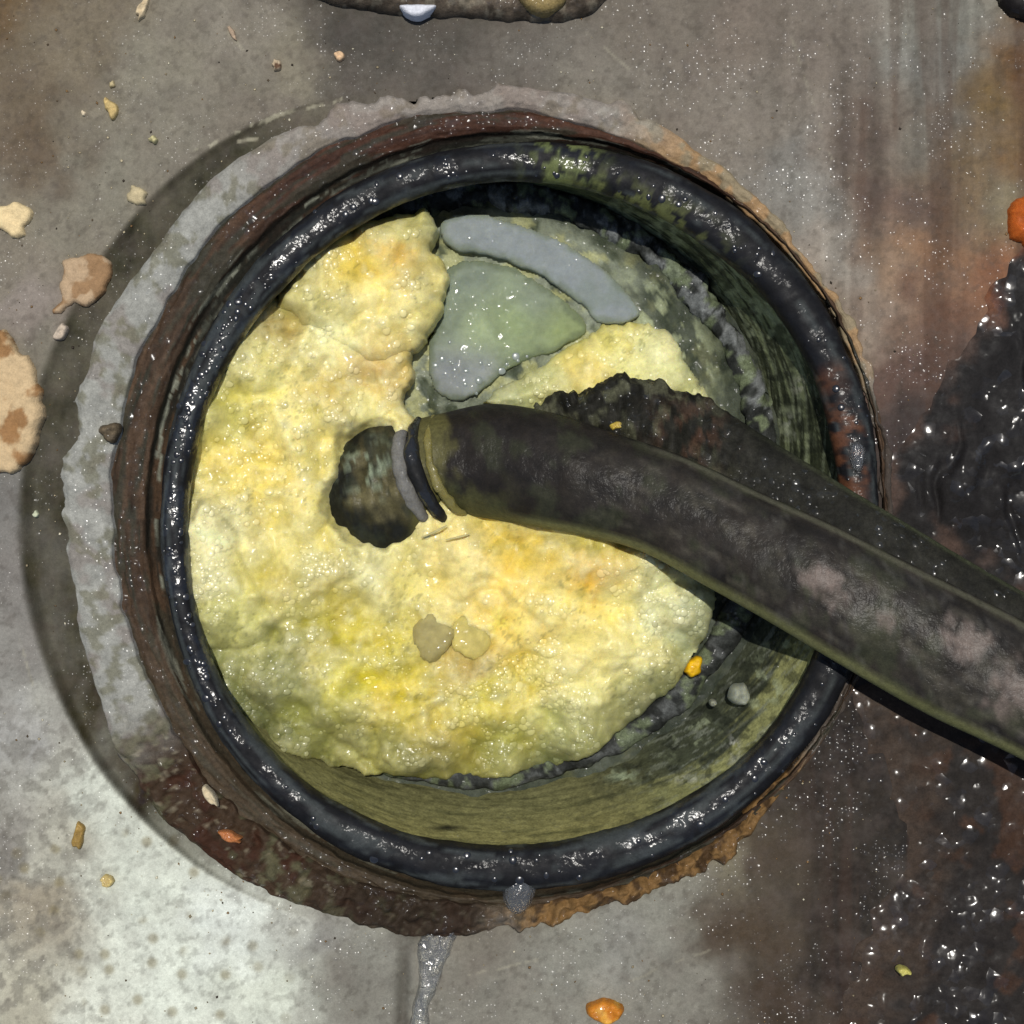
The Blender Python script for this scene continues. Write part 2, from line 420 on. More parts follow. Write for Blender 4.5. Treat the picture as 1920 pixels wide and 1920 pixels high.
PLATE_L = [(a, b, lin(np.array(c) * tone(a, b))) for a, b, c in PLATE]

def plate_z(px, py):
    z = fbm(px / 260, py / 260, 3, 3) * 0.10 + fbm(px / 45, py / 45, 8, 3) * 0.012
    z = z + 0.05 * sstep(700, 300, np.hypot((px - 260) / 1.0, (py - 1800) / 0.8))
    r, th = polar(px, py)
    a = RA(th); f = RF(th)
    wd = np.maximum(f - a, 1.0)
    t = (r - a) / wd
    wv = sstep(8, 45, f - a)
    z = z - (0.10 + 0.16 * sstep(700, 1000, py)) * wv * sstep(1.03, 0.62, t)
    # narrow channel where the trickle runs
    ch = np.exp(-((px - (757 - 0.02 * (py - 1800))) / 12) ** 2) * sstep(1725, 1790, py)
    return z - 0.10 * ch

def plate_col(px, py):
    wx = px + fbm(px / 90, py / 90, 21, 4) * 70; wy = py + fbm(px / 90, py / 90, 33, 4) * 70
    c = idw(wx, wy, PLATE_L)
    # vertical drag streaks, towards the right
    st = fbm(px / 26, py / 420, 44, 4)
    c = c * (1 + 0.40 * st * sstep(1200, 1650, px))[..., None]
    c = mixc(c, lin((70, 50, 38)), sstep(0.05, 0.4, fbm(px / 40, py / 700, 46, 4)) * sstep(1450, 1700, px) * 0.5)
    bl = fbm(px / 34, py / 34, 51, 5)
    c = c * (1 + 0.17 * bl)[..., None]
    # brown blotches on the pale lower left
    ml = sstep(620, 420, px) * sstep(1420, 1560, py)
    sp = worley(px / 62, py / 62, 12)
    c = mixc(c, lin((120, 108, 72)), np.clip(ml * sstep(0.24, 0.08, sp) * sstep(0.0, 0.25, fbm(px / 120, py / 120, 66, 3) + 0.02), 0, 1) * 0.6)
    gr = sstep(0.0, 0.28, fbm(px / 20, py / 20, 91, 5)) * sstep(330, 60, px) * sstep(1250, 1420, py)
    c = mixc(c, lin((104, 100, 90)), gr * 0.5)
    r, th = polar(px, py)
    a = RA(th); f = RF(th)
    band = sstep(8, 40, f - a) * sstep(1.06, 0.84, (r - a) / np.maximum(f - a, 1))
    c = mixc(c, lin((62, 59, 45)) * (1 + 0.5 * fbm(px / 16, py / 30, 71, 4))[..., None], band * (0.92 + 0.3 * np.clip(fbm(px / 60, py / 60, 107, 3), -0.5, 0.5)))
    ch = np.exp(-((px - (757 - 0.02 * (py - 1800))) / 13) ** 2) * sstep(1735, 1800, py)
    ch = np.maximum(ch, 0.85 * np.exp(-((px - 775) / 46) ** 2 - ((py - 1752) / 34) ** 2))
    c = mixc(c, lin((44, 38, 30)), ch * (0.6 + 0.3 * np.clip(fbm(px / 20, py / 60, 106, 3), -1, 1)))
    # scratches left on the metal
    for (x0, y0, x1, y1, wd_, am) in ((365, 286, 470, 238, 3, 0.7), (470, 238, 530, 214, 3, 0.8), (530, 214, 640, 188, 3, 0.5), (440, 268, 480, 262, 3, 0.6), (430, 60, 455, 92, 2.5, 0.4), (1100, 60, 1180, 130, 2, 0.25), (30, 1180, 75, 1330, 2, 0.35), (880, 1830, 1010, 1800, 2, 0.3), (1180, 1840, 1330, 1780, 2, 0.25), (1480, 60, 1560, 300, 2, 0.25)):
        L2 = (x1 - x0) ** 2 + (y1 - y0) ** 2
        t_ = np.clip(((px - x0) * (x1 - x0) + (py - y0) * (y1 - y0)) / L2, 0, 1)
        dd = np.hypot(px - x0 - t_ * (x1 - x0), py - y0 - t_ * (y1 - y0) + 5 * fbm(px / 30, py / 30, 108, 2))
        c = mixc(c, lin((172, 166, 142)), sstep(wd_ + 1.5, wd_ - 1, dd) * am * sstep(-0.25, 0.05, fbm(px / 16, py / 16, 109, 2)))
    # dark dirt in speckles
    dk = sstep(0.18, 0.45, fbm(px / 13, py / 13, 101, 4))
    c = mixc(c, lin((62, 55, 46)), dk * 0.28)
    # how wet: drier at the upper left and on the pale lower left, wet to the right and below
    wet = idw(px, py, [(100, 200, 0.25), (400, 150, 0.3), (700, 100, 0.5), (1000, 100, 0.5), (1300, 100, 0.8), (1500, 300, 1), (1650, 300, 1), (1750, 600, 1), (1700, 800, 1), (100, 600, 0.4), (60, 1000, 0.5), (50, 1250, 0.4), (40, 1600, 0.8), (200, 1500, 0.25), (300, 1800, 0.1),
        (500, 1850, 0.2), (620, 1800, 1), (700, 1880, 1), (900, 1800, 0.5), (1200, 1800, 0.6), (1450, 1700, 0.8), (1600, 1500, 1), (1800, 1700, 1), (1860, 200, 0.6)], 3, 40)
    return np.concatenate([np.clip(c, 0.004, 0.9), wet], -1)

def axis(lo, hi, step, far):
    core = np.arange(lo, hi + step, step)
    left = lo - np.cumsum(np.geomspace(step, 160, 20)); right = core[-1] + np.cumsum(np.geomspace(step, 160, 20))
    return np.concatenate([left[::-1], core, right])
gx = axis(-40, 1960, 3.6, 0); gy = axis(-40, 1960, 3.6, 0)
X, Y = np.meshgrid(gx, gy)
R_, T_ = polar(X, Y)
Zp = plate_z(X, Y)
F = gridfaces(len(gy), len(gx))
inside = (R_ < RA(T_) - 26).ravel()
F = F[~inside[F].any(1)]
wx, wy = U(X, Y, 0)
V = np.stack([wx.ravel(), wy.ravel(), Zp.ravel()], -1)
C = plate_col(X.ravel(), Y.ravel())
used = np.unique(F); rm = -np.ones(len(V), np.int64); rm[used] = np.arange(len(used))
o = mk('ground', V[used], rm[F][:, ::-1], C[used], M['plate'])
props(o, kind='structure')

# ------------------------------------------------------------------ the port: collar, groove, bore wall, floor, lip
port = empty('port_fitting', (*[float(v) for v in U(CX, CY)], 0), 'round metal port with a raised weathered grey collar, crusted brown along its lower edge', 'port')
NT = 1080
th = np.linspace(-180, 180, NT, endpoint=False)
def ring(name, prof, mat, colfun, parent, zref=0.3, rough=None):
    """prof: function th -> list of (radius px, z); rough(px,py,j/n) -> (dr px, dz)"""
    Ps = prof(th); n = len(Ps)
    RR = np.stack([np.broadcast_to(p[0], th.shape) for p in Ps]); ZZ = np.stack([np.broadcast_to(p[1], th.shape) for p in Ps]).astype(float)
    # resample the profile
    per = 5; rr = []; zz = []; jj = []
    for i in range(n - 1):
        for t in np.linspace(0, 1, per, endpoint=(i == n - 2)):
            rr.append(RR[i] * (1 - t) + RR[i + 1] * t); zz.append(ZZ[i] * (1 - t) + ZZ[i + 1] * t); jj.append(np.full(th.shape, (i + t) / (n - 1)))
    rr = np.array(rr); zz = np.array(zz); jj = np.array(jj)
    TT = np.broadcast_to(th, rr.shape)
    a = np.radians(TT)
    if rough is not None:
        dr, dz = rough(TT, rr, jj); rr = rr + dr; zz = zz + dz
    px = CX + rr * np.cos(a); py = CY - rr * np.sin(a)
    wx, wy = U(px, py, zref)
    V = np.stack([wx.ravel(), wy.ravel(), zz.ravel()], -1)
    C = colfun(TT.ravel(), rr.ravel(), jj.ravel(), px.ravel(), py.ravel())
    return mk(name, V, gridfaces(rr.shape[0], NT, True), C, mat, parent)

def arc(t, a, b, soft=8):
    """1 inside the arc of angles a..b (degrees), soft at its ends"""
    m = (a + b) / 2; hw = (b - a) / 2
    d = np.abs((t - m + 180) % 360 - 180)
    return sstep(hw + soft, hw - soft, d)

def collar_prof(t):
    ct, st_ = np.cos(np.radians(t)), np.sin(np.radians(t))
    bite = sstep(0.05, 0.3, fbm(ct * 3 + 8, st_ * 3, 6, 3))
    A = RA(t) + 14 * fbm(ct * 4 + 3, st_ * 4, 7, 2) + bite * 26 * fbm(ct * 17 + 5, st_ * 17, 9, 4) + 0.35 * fbm(np.cos(np.radians(t)) * 12 + 30, np.sin(np.radians(t)) * 12, 5, 5) * 24
    B = RB(t) + fbm(np.cos(np.radians(t)) * 11, np.sin(np.radians(t)) * 11, 15, 3) * 12
    Bm = np.minimum(B, A - 8)
    wd = A - Bm
    hgt = 0.14 + 0.16 * sstep(10, 60, wd)
    return [(A + 4, -0.45), (A + 1, -0.05), (A - wd * 0.05, hgt * 0.75), (A - wd * 0.16, hgt), (A - wd * 0.5, hgt + 0.03), (A - wd * 0.8, hgt + 0.0), (Bm, hgt - 0.06), (Bm - 5, 0.08), (Bm - 8, -0.3)]

def collar_rough(T, r, j):
    a = np.radians(T); px = CX + r * np.cos(a); py = CY - r * np.sin(a)
    cr = arc(T, -152, -45) + arc(T, 40, 100) * 0.35
    n = fbm(px / 20, py / 20, 25, 4); w_ = worley(px / 34, py / 34, 26)
    m = np.sin(np.clip(j, 0, 1) * math.pi)
    dz = m * (n * (0.02 + 0.16 * cr) + cr * 0.08 * (0.5 - w_) + cr * 0.10 * fbm(px / 11, py / 11, 24, 3))
    dr = m * (fbm(px / 34, py / 34, 27, 3) * (2 + 6 * cr))
    return dr, dz

def collar_col(T, r, j, px, py):
    base = np.tile(lin((146, 145, 136)), (len(T), 1))
    base = base * (1 + 0.25 * fbm(px / 22, py / 22, 28, 4))[:, None]
    base = mixc(base, lin((122, 112, 104)), sstep(0.0, 0.3, fbm(px / 45, py / 45, 29, 3)) * 0.6)
    base = mixc(base, lin((95, 92, 66)), sstep(0.12, 0.35, fbm(px / 28, py / 28, 30, 4)) * 0.6)
    base = mixc(base, lin((132, 116, 104)), arc(T, 75, 125, 12) * 0.55)
    tan = mixc(np.tile(lin((158, 128, 92)), (len(T), 1)), lin((140, 126, 100)), sstep(-0.1, 0.2, fbm(px / 30, py / 30, 31, 3)))
    base = mixc(base, tan, arc(T, 22, 72, 8))
    crust = mixc(np.tile(lin((60, 46, 33)), (len(T), 1)), lin((84, 80, 58)), sstep(0.08, 0.3, fbm(px / 30, py / 30, 35, 4)))
    crust = mixc(crust, lin((58, 36, 24)), sstep(0.05, 0.35, fbm(px / 38, py / 38, 36, 3)))
    crust = mixc(crust, lin((140, 130, 108)), sstep(0.40, 0.55, fbm(px / 15, py / 15, 37, 3)) * 0.5)
    crust = mixc(crust, lin((46, 38, 29)), arc(T, -118, -88, 8) * 0.75)
    base = mixc(base, crust, arc(T, -150, -92, 6))
    amber = mixc(np.tile(lin((118, 90, 54)), (len(T), 1)), lin((72, 54, 34)), sstep(-0.1, 0.2, fbm(px / 18, py / 18, 38, 3)))
    base = mixc(base, amber, arc(T, -92, -38, 6))
    base = mixc(base, lin((70, 62, 55)), arc(T, -38, 20, 6))
    return base
ring('collar', collar_prof, M['collar'], collar_col, port, 0.35, collar_rough)

def groove_prof(t):
    B = RB(t); Cc = RC(t); wd = np.maximum(B - Cc, 4)
    return [(B + 4, 0.10), (B - wd * 0.10, 0.12), (B - wd * 0.30, 0.17), (B - wd * 0.60, 0.19), (B - wd * 0.74, 0.12), (B - wd * 0.80, -0.05), (Cc - 2, -0.25), (Cc - 26, -0.35)]
def groove_rough(T, r, j):
    a = np.radians(T)
    n = fbm(a * 26, r / 9, 41, 4)
    return n * 3, n * 0.05
def groove_col(T, r, j, px, py):
    a = np.radians(T)
    s = fbm(a * 5, r / 7, 42, 4)
    c = np.tile(lin((66, 51, 38)), (len(T), 1)) * (1 + 0.9 * s)[:, None]
    c = mixc(c, lin((62, 38, 28)) * (1 + 0.7 * s)[:, None], arc(T, 60, 130, 12) * 0.8)
    c = mixc(c, lin((50, 52, 42)), sstep(0.0, 0.25, fbm(a * 7, r / 10, 43, 4)) * 0.7)
    c = mixc(c, lin((140, 142, 126)), sstep(0.20, 0.32, fbm(a * 6, r / 6, 45, 4)) * sstep(0.5, 0.62, j) * 0.9)
    c = mixc(c, lin((34, 36, 32)), sstep(0.52, 0.66, j) * 0.75 * sstep(0.30, 0.0, s))
    c = mixc(c, lin((68, 60, 46)), arc(T, -160, -80, 12) * 0.6)
    return c
ring('groove', groove_prof, M['groove'], groove_col, port, 0.1, groove_rough)

# bore: sloping wall down to an off-centre lip
FLX, FLY, FLR = CX - 80, CY - 65, 566.0
ZF = -2.0
def wall_point(t, s):
    a = np.radians(t)
    x0 = CX + (RD(t) + 18) * np.cos(a); y0 = CY - (RD(t) + 18) * np.sin(a)
    x1 = FLX + FLR * np.cos(a); y1 = FLY - FLR * np.sin(a)
    return x0 + (x1 - x0) * s, y0 + (y1 - y0) * s
nz_ = 90
S_ = np.linspace(0, 1.0, nz_)[:, None]; TT = np.broadcast_to(th, (nz_, NT))
PX, PY = wall_point(TT, S_)
ZW = 0.15 + (ZF - 0.35 - 0.15) * S_ + 0 * TT
aT = np.radians(TT)
# unwrap-safe noise coordinates running along the wall
ca, sa = np.cos(aT), np.sin(aT)
n1 = fbm(ca * 9 + S_ * 3, sa * 9 + S_ * 14, 61, 5); n2 = fbm(ca * 26, sa * 26 + S_ * 22, 62, 4)
rad = 1.8 * n1 + 1.2 * n2 * (0.35 + 0.65 * arc(TT, -60, 75, 12))
PX = PX - rad * ca; PY = PY + rad * sa
zmid = 0.5
wx = np.empty_like(PX); wy = np.empty_like(PY)
k = (H - ZW) / H
wx = (PX - 960) / 100 * k; wy = (960 - PY) / 100 * k
s_ = (S_ + 0 * TT)
streak = fbm(ca * 7, sa * 7 + s_ * 16, 63, 5)
fine_ = fbm(ca * 30, sa * 30 + s_ * 30, 64, 4)
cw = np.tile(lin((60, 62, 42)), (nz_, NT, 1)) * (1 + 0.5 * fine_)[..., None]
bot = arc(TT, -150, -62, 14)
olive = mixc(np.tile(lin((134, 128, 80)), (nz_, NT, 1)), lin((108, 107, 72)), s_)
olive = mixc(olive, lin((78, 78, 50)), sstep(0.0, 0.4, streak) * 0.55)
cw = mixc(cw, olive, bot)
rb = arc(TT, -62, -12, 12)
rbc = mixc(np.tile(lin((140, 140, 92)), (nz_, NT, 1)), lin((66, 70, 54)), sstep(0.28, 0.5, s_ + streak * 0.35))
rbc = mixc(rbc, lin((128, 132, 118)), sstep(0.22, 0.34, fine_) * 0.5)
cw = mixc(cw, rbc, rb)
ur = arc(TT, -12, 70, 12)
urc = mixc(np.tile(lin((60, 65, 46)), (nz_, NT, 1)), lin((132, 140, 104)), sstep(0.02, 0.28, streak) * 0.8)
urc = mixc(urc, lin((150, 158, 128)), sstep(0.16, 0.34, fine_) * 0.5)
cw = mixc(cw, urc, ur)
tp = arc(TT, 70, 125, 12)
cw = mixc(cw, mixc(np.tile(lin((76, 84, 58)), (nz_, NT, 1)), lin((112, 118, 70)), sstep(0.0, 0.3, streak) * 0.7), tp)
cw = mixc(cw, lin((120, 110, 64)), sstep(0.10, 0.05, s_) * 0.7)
# a dark gash low in the wall and a few chalky smears
pxw = CX + (PX - CX); 
cw = mixc(cw, lin((16, 17, 16)), np.exp(-((PX - 838) / 30) ** 2 - ((PY - 1552) / 6) ** 2) * 0.95)
for qx, qy, rx, ry, cc in ((1165, 1455, 26, 12, (150, 160, 128)), (1290, 1460, 26, 8, (160, 160, 140)), (1375, 1400, 10, 26, (190, 190, 176)), (1335, 1010, 14, 30, (150, 150, 120)), (1480, 800, 12, 24, (150, 154, 138)), (1500, 725, 12, 18, (160, 160, 140))):
    cw = mixc(cw, lin(cc), np.exp(-((PX - qx) / rx) ** 2 - ((PY - qy) / ry) ** 2) * sstep(-0.2, 0.15, fbm(PX / 9, PY / 9, 65, 3)))
sm = sstep(0.10, 0.30, fbm(PX / 17, PY / 17, 66, 5)) * arc(TT, -55, 75, 12) * sstep(-0.1, 0.25, fbm(PX / 70, PY / 70, 67, 3))
cw = mixc(cw, lin((152, 160, 128)), sm * 0.6)
dk_ = sstep(0.10, 0.32, fbm(PX / 28, PY / 20, 68, 5)) * arc(TT, -70, 80, 12)
cw = mixc(cw, lin((34, 38, 30)), dk_ * 0.6)
V = np.stack([wx.ravel(), wy.ravel(), ZW.ravel()], -1)
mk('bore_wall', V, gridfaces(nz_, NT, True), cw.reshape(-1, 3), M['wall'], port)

# dark scratch-like pit low in the wall, floor disc
nr = 130
rr = np.linspace(0.02, 1.05, nr)[:, None] * FLR
TT = np.broadcast_to(th[::3], (nr, NT // 3)); a = np.radians(TT)
PX = FLX + rr * np.cos(a); PY = FLY - rr * np.sin(a)
Zf = ZF - 0.12 + 0.16 * np.clip(fbm(PX / 22, PY / 22, 76, 5), 0, 1) * np.exp(-((PX - 1235) / 110) ** 2 - ((PY - 640) / 120) ** 2) + 0.42 * sstep(-40, -160, PY - 900) * sstep(1.0, 0.82, rr / FLR) + fbm(PX / 70, PY / 70, 71, 4) * 0.22 + fbm(PX / 14, PY / 14, 72, 3) * 0.05
wx, wy = U(PX, PY, ZF)
fc = np.tile(lin((122, 128, 110)), (nr, NT // 3, 1)) * (1 + 0.4 * fbm(PX / 18, PY / 18, 73, 4))[..., None]
fc = mixc(fc, lin((58, 66, 48)), sstep(0.0, 0.3, fbm(PX / 45, PY / 45, 74, 4)) * 0.85)
fc = mixc(fc, lin((172, 172, 122)), sstep(0.08, 0.3, fbm(PX / 30, PY / 30, 75, 4)) * 0.7)
fc = mixc(fc, lin((56, 62, 50)), sstep(1130, 1260, PX) * 0.75)
scum = sstep(0.02, 0.22, fbm(PX / 22, PY / 22, 76, 5)) * np.exp(-((PX - 1235) / 110) ** 2 - ((PY - 640) / 120) ** 2)
fc = mixc(fc, lin((176, 184, 146)), scum * 0.85)
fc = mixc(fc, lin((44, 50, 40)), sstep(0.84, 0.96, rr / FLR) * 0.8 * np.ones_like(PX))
V = np.stack([wx.ravel(), wy.ravel(), Zf.ravel()], -1)
mk('bore_floor', V, gridfaces(nr, NT // 3, True), fc.reshape(-1, 3), M['slime'], port)

# lip: a low rough ring lying where the wall meets the floor
ns = 22
ph = np.linspace(0, 2 * math.pi, ns, endpoint=False)[:, None]
TT = np.broadcast_to(th, (ns, NT)); a = np.radians(TT)
nn = fbm(np.cos(a) * 22, np.sin(a) * 22 + ph, 81, 4)
tr = 26 + 12 * fbm(np.cos(a) * 6, np.sin(a) * 6, 82, 3) + 14 * nn * (0.4 + 0.6 * arc(TT, 10, 110, 12))
r0 = FLR - 22
RRp = r0 + tr * np.cos(ph); PX = FLX + RRp * np.cos(a); PY = FLY - RRp * np.sin(a)
ZZ = ZF - 0.02 + tr / 100 * 1.15 * np.sin(ph)
wx, wy = U(PX, PY, ZF)
lc = np.tile(lin((46, 48, 46)), (ns, NT, 1)) * (1 + 0.5 * nn)[..., None]
lc = mixc(lc, lin((116, 119, 118)), sstep(0.0, 0.22, fbm(PX / 22, PY / 22, 83, 4) + 0.12 * np.cos(ph)) * 0.75 * (0.45 + 0.55 * arc(TT, 5, 100, 10)))
lc = mixc(lc, lin((110, 120, 90)), sstep(0.18, 0.4, fbm(PX / 30, PY / 30, 84, 4)) * 0.7)
mk('bore_lip', np.stack([wx.ravel(), wy.ravel(), ZZ.ravel()], -1), gridfaces(ns, NT, True)[:, ::-1], lc.reshape(-1, 3), M['crust'], port)
f = gridfaces(ns, NT, True)

# ------------------------------------------------------------------ the black rubber ring
ns = 28
ph = np.linspace(0, 2 * math.pi, ns + 1)[:, None]
TT = np.broadcast_to(th, (ns + 1, NT)); a = np.radians(TT)
c0 = (RC(TT) + RD(TT)) / 2; hw = (RC(TT) - RD(TT)) / 2
lump = fbm(np.cos(a) * 7, np.sin(a) * 7 + 0 * ph, 92, 2)
hw2 = hw * (0.97 + 0.10 * lump)
# slightly squared section with a worn outer edge
sq = 0.82
cx_ = np.sign(np.cos(ph)) * np.abs(np.cos(ph)) ** sq; cz_ = np.sign(np.sin(ph)) * np.abs(np.sin(ph)) ** sq
RRp = c0 + hw2 * cx_
fz = fbm((CX + RRp * np.cos(a)) / 16 + np.sin(ph) * 2, (CY - RRp * np.sin(a)) / 16, 93, 3)
ZZ = 0.24 + 0.34 * cz_ + 0.02 * fz + 0.03 * lump + 0 * a
RRp = RRp + 1.0 * fz
PX = CX + RRp * np.cos(a); PY = CY - RRp * np.sin(a)
wx, wy = U(PX, PY, 0.5)
oc = np.tile(lin((21, 21, 23)), (ns + 1, NT, 1)) * (1 + 0.35 * fbm(PX / 18, PY / 18, 94, 4))[..., None]
oc = mixc(oc, lin((84, 90, 88)), sstep(0.05, 0.35, fbm(np.cos(a) * 5, np.sin(a) * 5 + RRp / 9, 95, 5)) * 0.35)
oc = mixc(oc, lin((104, 112, 66)), arc(TT, 78, 88, 4) * sstep(-0.1, 0.2, fbm(PX / 16, PY / 16, 96, 3)) * 0.8)
oc = mixc(oc, lin((92, 96, 56)), arc(TT, 55, 84, 8) * sstep(0.3, -0.7, np.cos(ph)) * sstep(0, 0.2, fbm(PX / 20, PY / 20, 97, 3)) * 0.8)
ru = np.maximum(arc(TT, 3, 20, 3), arc(TT, 22.5, 26, 2) * 0.7) * sstep(0.55, 0.15, np.cos(ph)) * sstep(-0.35, -0.05, fbm(PX / 26, PY / 26, 98, 3) + 0.05)
oc = mixc(oc, mixc(np.tile(lin((88, 56, 38)), oc.shape[:2] + (1,)), lin((56, 38, 29)), sstep(-0.1, 0.2, fbm(PX / 14, PY / 14, 99, 3))), ru * 0.95)
ring_o = mk('rubber_ring', np.stack([wx.ravel(), wy.ravel(), ZZ.ravel()], -1), gridfaces(ns + 1, NT, True), np.concatenate([oc.reshape(-1, 3), (0.18 + 0.82 * arc(TT, 128, 215, 25) + 0.35 * arc(TT, -75, -35, 12) + 0.3 * arc(TT, 75, 110, 12)).reshape(-1, 1).clip(0, 1)], -1), M['rubber'])
props(ring_o, 'wet black rubber ring seated inside the grey collar, rusty brown on its right side', 'rubber ring')

# ------------------------------------------------------------------ sludge
SCOL = [(450, 680, (218, 208, 122)), (500, 720, (227, 218, 132)), (700, 700, (198, 162, 70)), (640, 740, (204, 184, 102)), (740, 690, (194, 164, 62)), (560, 800, (237, 222, 132)), (700, 760, (236, 226, 152)), (430, 760, (203, 193, 97)),
  (480, 900, (228, 208, 108)), (420, 1000, (246, 237, 178)), (400, 1080, (242, 234, 168)), (550, 930, (232, 213, 112)), (580, 1000, (218, 204, 112)), (520, 1100, (198, 184, 87)), (440, 1160, (208, 203, 112)), (480, 1190, (228, 223, 132)),
  (420, 1250, (155, 160, 92)), (530, 1190, (135, 136, 52)), (600, 1200, (178, 168, 62)), (560, 1290, (170, 170, 92)), (640, 1290, (216, 206, 62)), (720, 1310, (214, 194, 58)), (700, 1220, (204, 190, 66)), (650, 1110, (194, 180, 87)),
  (700, 1080, (220, 214, 152)), (760, 1100, (220, 209, 127)), (850, 1050, (237, 218, 132)), (930, 1120, (242, 208, 88)), (950, 1170, (246, 217, 102)), (1000, 1020, (217, 193, 87)), (1100, 1000, (192, 173, 52)), (1100, 1080, (228, 184, 62)),
  (1050, 1130, (237, 218, 122)), (1150, 1150, (232, 218, 127)), (1240, 1130, (228, 228, 172)), (1280, 1180, (208, 213, 168)), (1305, 1170, (168, 178, 132)), (1200, 1230, (228, 218, 142)), (1100, 1230, (232, 218, 132)), (1200, 1290, (184, 184, 112)),
  (1130, 1320, (208, 203, 122)), (1000, 1290, (223, 208, 112)), (880, 1240, (174, 149, 62)), (900, 1320, (208, 193, 72)), (1060, 1380, (203, 203, 122)), (950, 1400, (188, 184, 87)), (820, 1400, (206, 186, 74)), (700, 1420, (208, 203, 112)),
  (560, 1340, (168, 168, 82)), (600, 1420, (155, 155, 82)), (780, 1450, (155, 150, 72)), (480, 1320, (124, 129, 78)), (490, 1390, (95, 100, 58)), (680, 890, (200, 190, 120)), (1060, 1440, (120, 126, 78)), (1220, 1340, (120, 128, 92)),
  (560, 480, (208, 193, 107)), (680, 500, (228, 204, 97)), (740, 490, (223, 184, 72)), (700, 570, (238, 223, 142)), (790, 560, (233, 218, 132)), (750, 430, (208, 198, 112)), (800, 420, (165, 170, 110)), (560, 560, (203, 193, 112)), (620, 630, (242, 237, 172)), (530, 600, (165, 145, 74)),
  (1150, 640, (228, 218, 127)), (1210, 660, (228, 228, 168)), (1100, 690, (218, 198, 97)), (1030, 720, (198, 198, 132)), (940, 740, (150, 160, 110)), (1290, 720, (203, 208, 142))]
SCOL_L = [(a_, b_, lin(c_)) for a_, b_, c_ in SCOL]
def sludge_col(px, py):
    wx_ = px + fbm(px / 46, py / 46, 121, 5) * 30; wy_ = py + fbm(px / 46, py / 46, 133, 5) * 30
    c = idw(wx_, wy_, SCOL_L, 3.6, 16)
    c = c * 1.06 * (1 + 0.14 * fbm(px / 22, py / 22, 123, 5))[:, None]
    ol = sstep(0.16, 0.42, fbm(px / 30, py / 30, 124, 5))
    c = mixc(c, lin((140, 134, 52)), ol * 0.32)
    og = sstep(0.15, 0.4, fbm(px / 48, py / 48, 127, 4))
    c = mixc(c, lin((214, 160, 48)), og * 0.07)
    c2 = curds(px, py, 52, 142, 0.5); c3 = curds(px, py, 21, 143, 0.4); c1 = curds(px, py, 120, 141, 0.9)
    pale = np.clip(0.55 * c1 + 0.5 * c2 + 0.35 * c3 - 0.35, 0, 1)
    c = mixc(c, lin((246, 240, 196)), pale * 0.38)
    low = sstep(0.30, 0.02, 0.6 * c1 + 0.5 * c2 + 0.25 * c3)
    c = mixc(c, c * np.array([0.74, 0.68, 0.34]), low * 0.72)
    curd = sstep(0.34, 0.10, worley((px + 18 * vn(px / 14, py / 14, 7)) / 46, (py + 18 * vn(px / 14, py / 14, 8)) / 46, 125)) * sstep(0.0, 0.25, fbm(px / 90, py / 90, 126, 3) + 0.05)
    c = mixc(c, lin((238, 236, 190)), curd * 0.28)
    # the dirt of the ring and the wall has got into the outer edge of the mass
    rr_, tt_ = polar(px, py)
    e_ = np.minimum(RD(tt_) - rr_, 999.0); e2 = FLR - 70 - np.hypot(px - FLX, py - FLY)
    dirt = np.clip(sstep(60, -10, e2 + 50 * fbm(px / 40, py / 40, 128, 4)) * sstep(1000, 1250, py) + 0.7 * sstep(45, 0, e_ + 30 * fbm(px / 30, py / 30, 129, 4)), 0, 1)
    c = mixc(c, lin((106, 110, 66)), dirt * 0.5)
    sp_ = sstep(0.36, 0.44, fbm(px / 7, py / 7, 134, 3)) * sstep(-0.05, 0.25, fbm(px / 70, py / 70, 135, 3))
    c = mixc(c, lin((84, 86, 44)), sp_ * 0.35)
    return np.clip(c * np.array([0.96, 0.945, 0.90]), 0.005, 0.9)
SZ = [(360, 930, -0.22), (400, 760, -0.25), (450, 690, -0.35), (380, 1100, -0.3), (600, 600, -0.75), (500, 590, -0.6), (800, 500, -1.2), (560, 760, -0.55), (720, 720, -1.05), (700, 920, -1.2), (550, 1000, -0.7), (440, 1250, -0.7), (500, 1370, -1.15), (640, 1300, -1.0),
      (750, 1150, -1.0), (650, 1430, -1.7), (850, 1450, -1.85), (1000, 1080, -0.95), (1150, 1180, -1.05), (1290, 1130, -1.2), (1330, 1180, -1.7), (1200, 1060, -0.75), (1100, 1010, -0.7), (900, 1000, -0.95), (1200, 1340, -1.9), (1000, 1430, -1.9), (950, 1250, -1.1), (800, 1380, -1.35), (1100, 1300, -1.35)]
def curds(px, py, size, seed, keep=0.6):
    # rounded curds of very unequal height, about the given size
    qx = px + size * 0.5 * vn(px / size * 1.7, py / size * 1.7, seed + 3); qy = py + size * 0.5 * vn(px / size * 1.7 + 9, py / size * 1.7, seed + 4)
    out = np.zeros_like(px)
    for k in range(2):
        x = qx / size + 0.37 * k; y = qy / size + 0.61 * k
        w_ = worley(x, y, seed + 11 * k)
        big = sstep(0.1 - keep * 0.5, 0.35 - keep * 0.5, fbm(px / size / 1.6, py / size / 1.6, seed + 21 + k, 2))
        out = np.maximum(out, np.clip(1 - (w_ / 0.72) ** 2, 0, 1) * big)
    return out
def froth(px, py):
    # where the mass is frothy and fine grained (bottom and lower left) rather than smooth
    return np.clip(sstep(1080, 1280, py + 120 * fbm(px / 120, py / 120, 149, 3)) + 0.3, 0, 1)
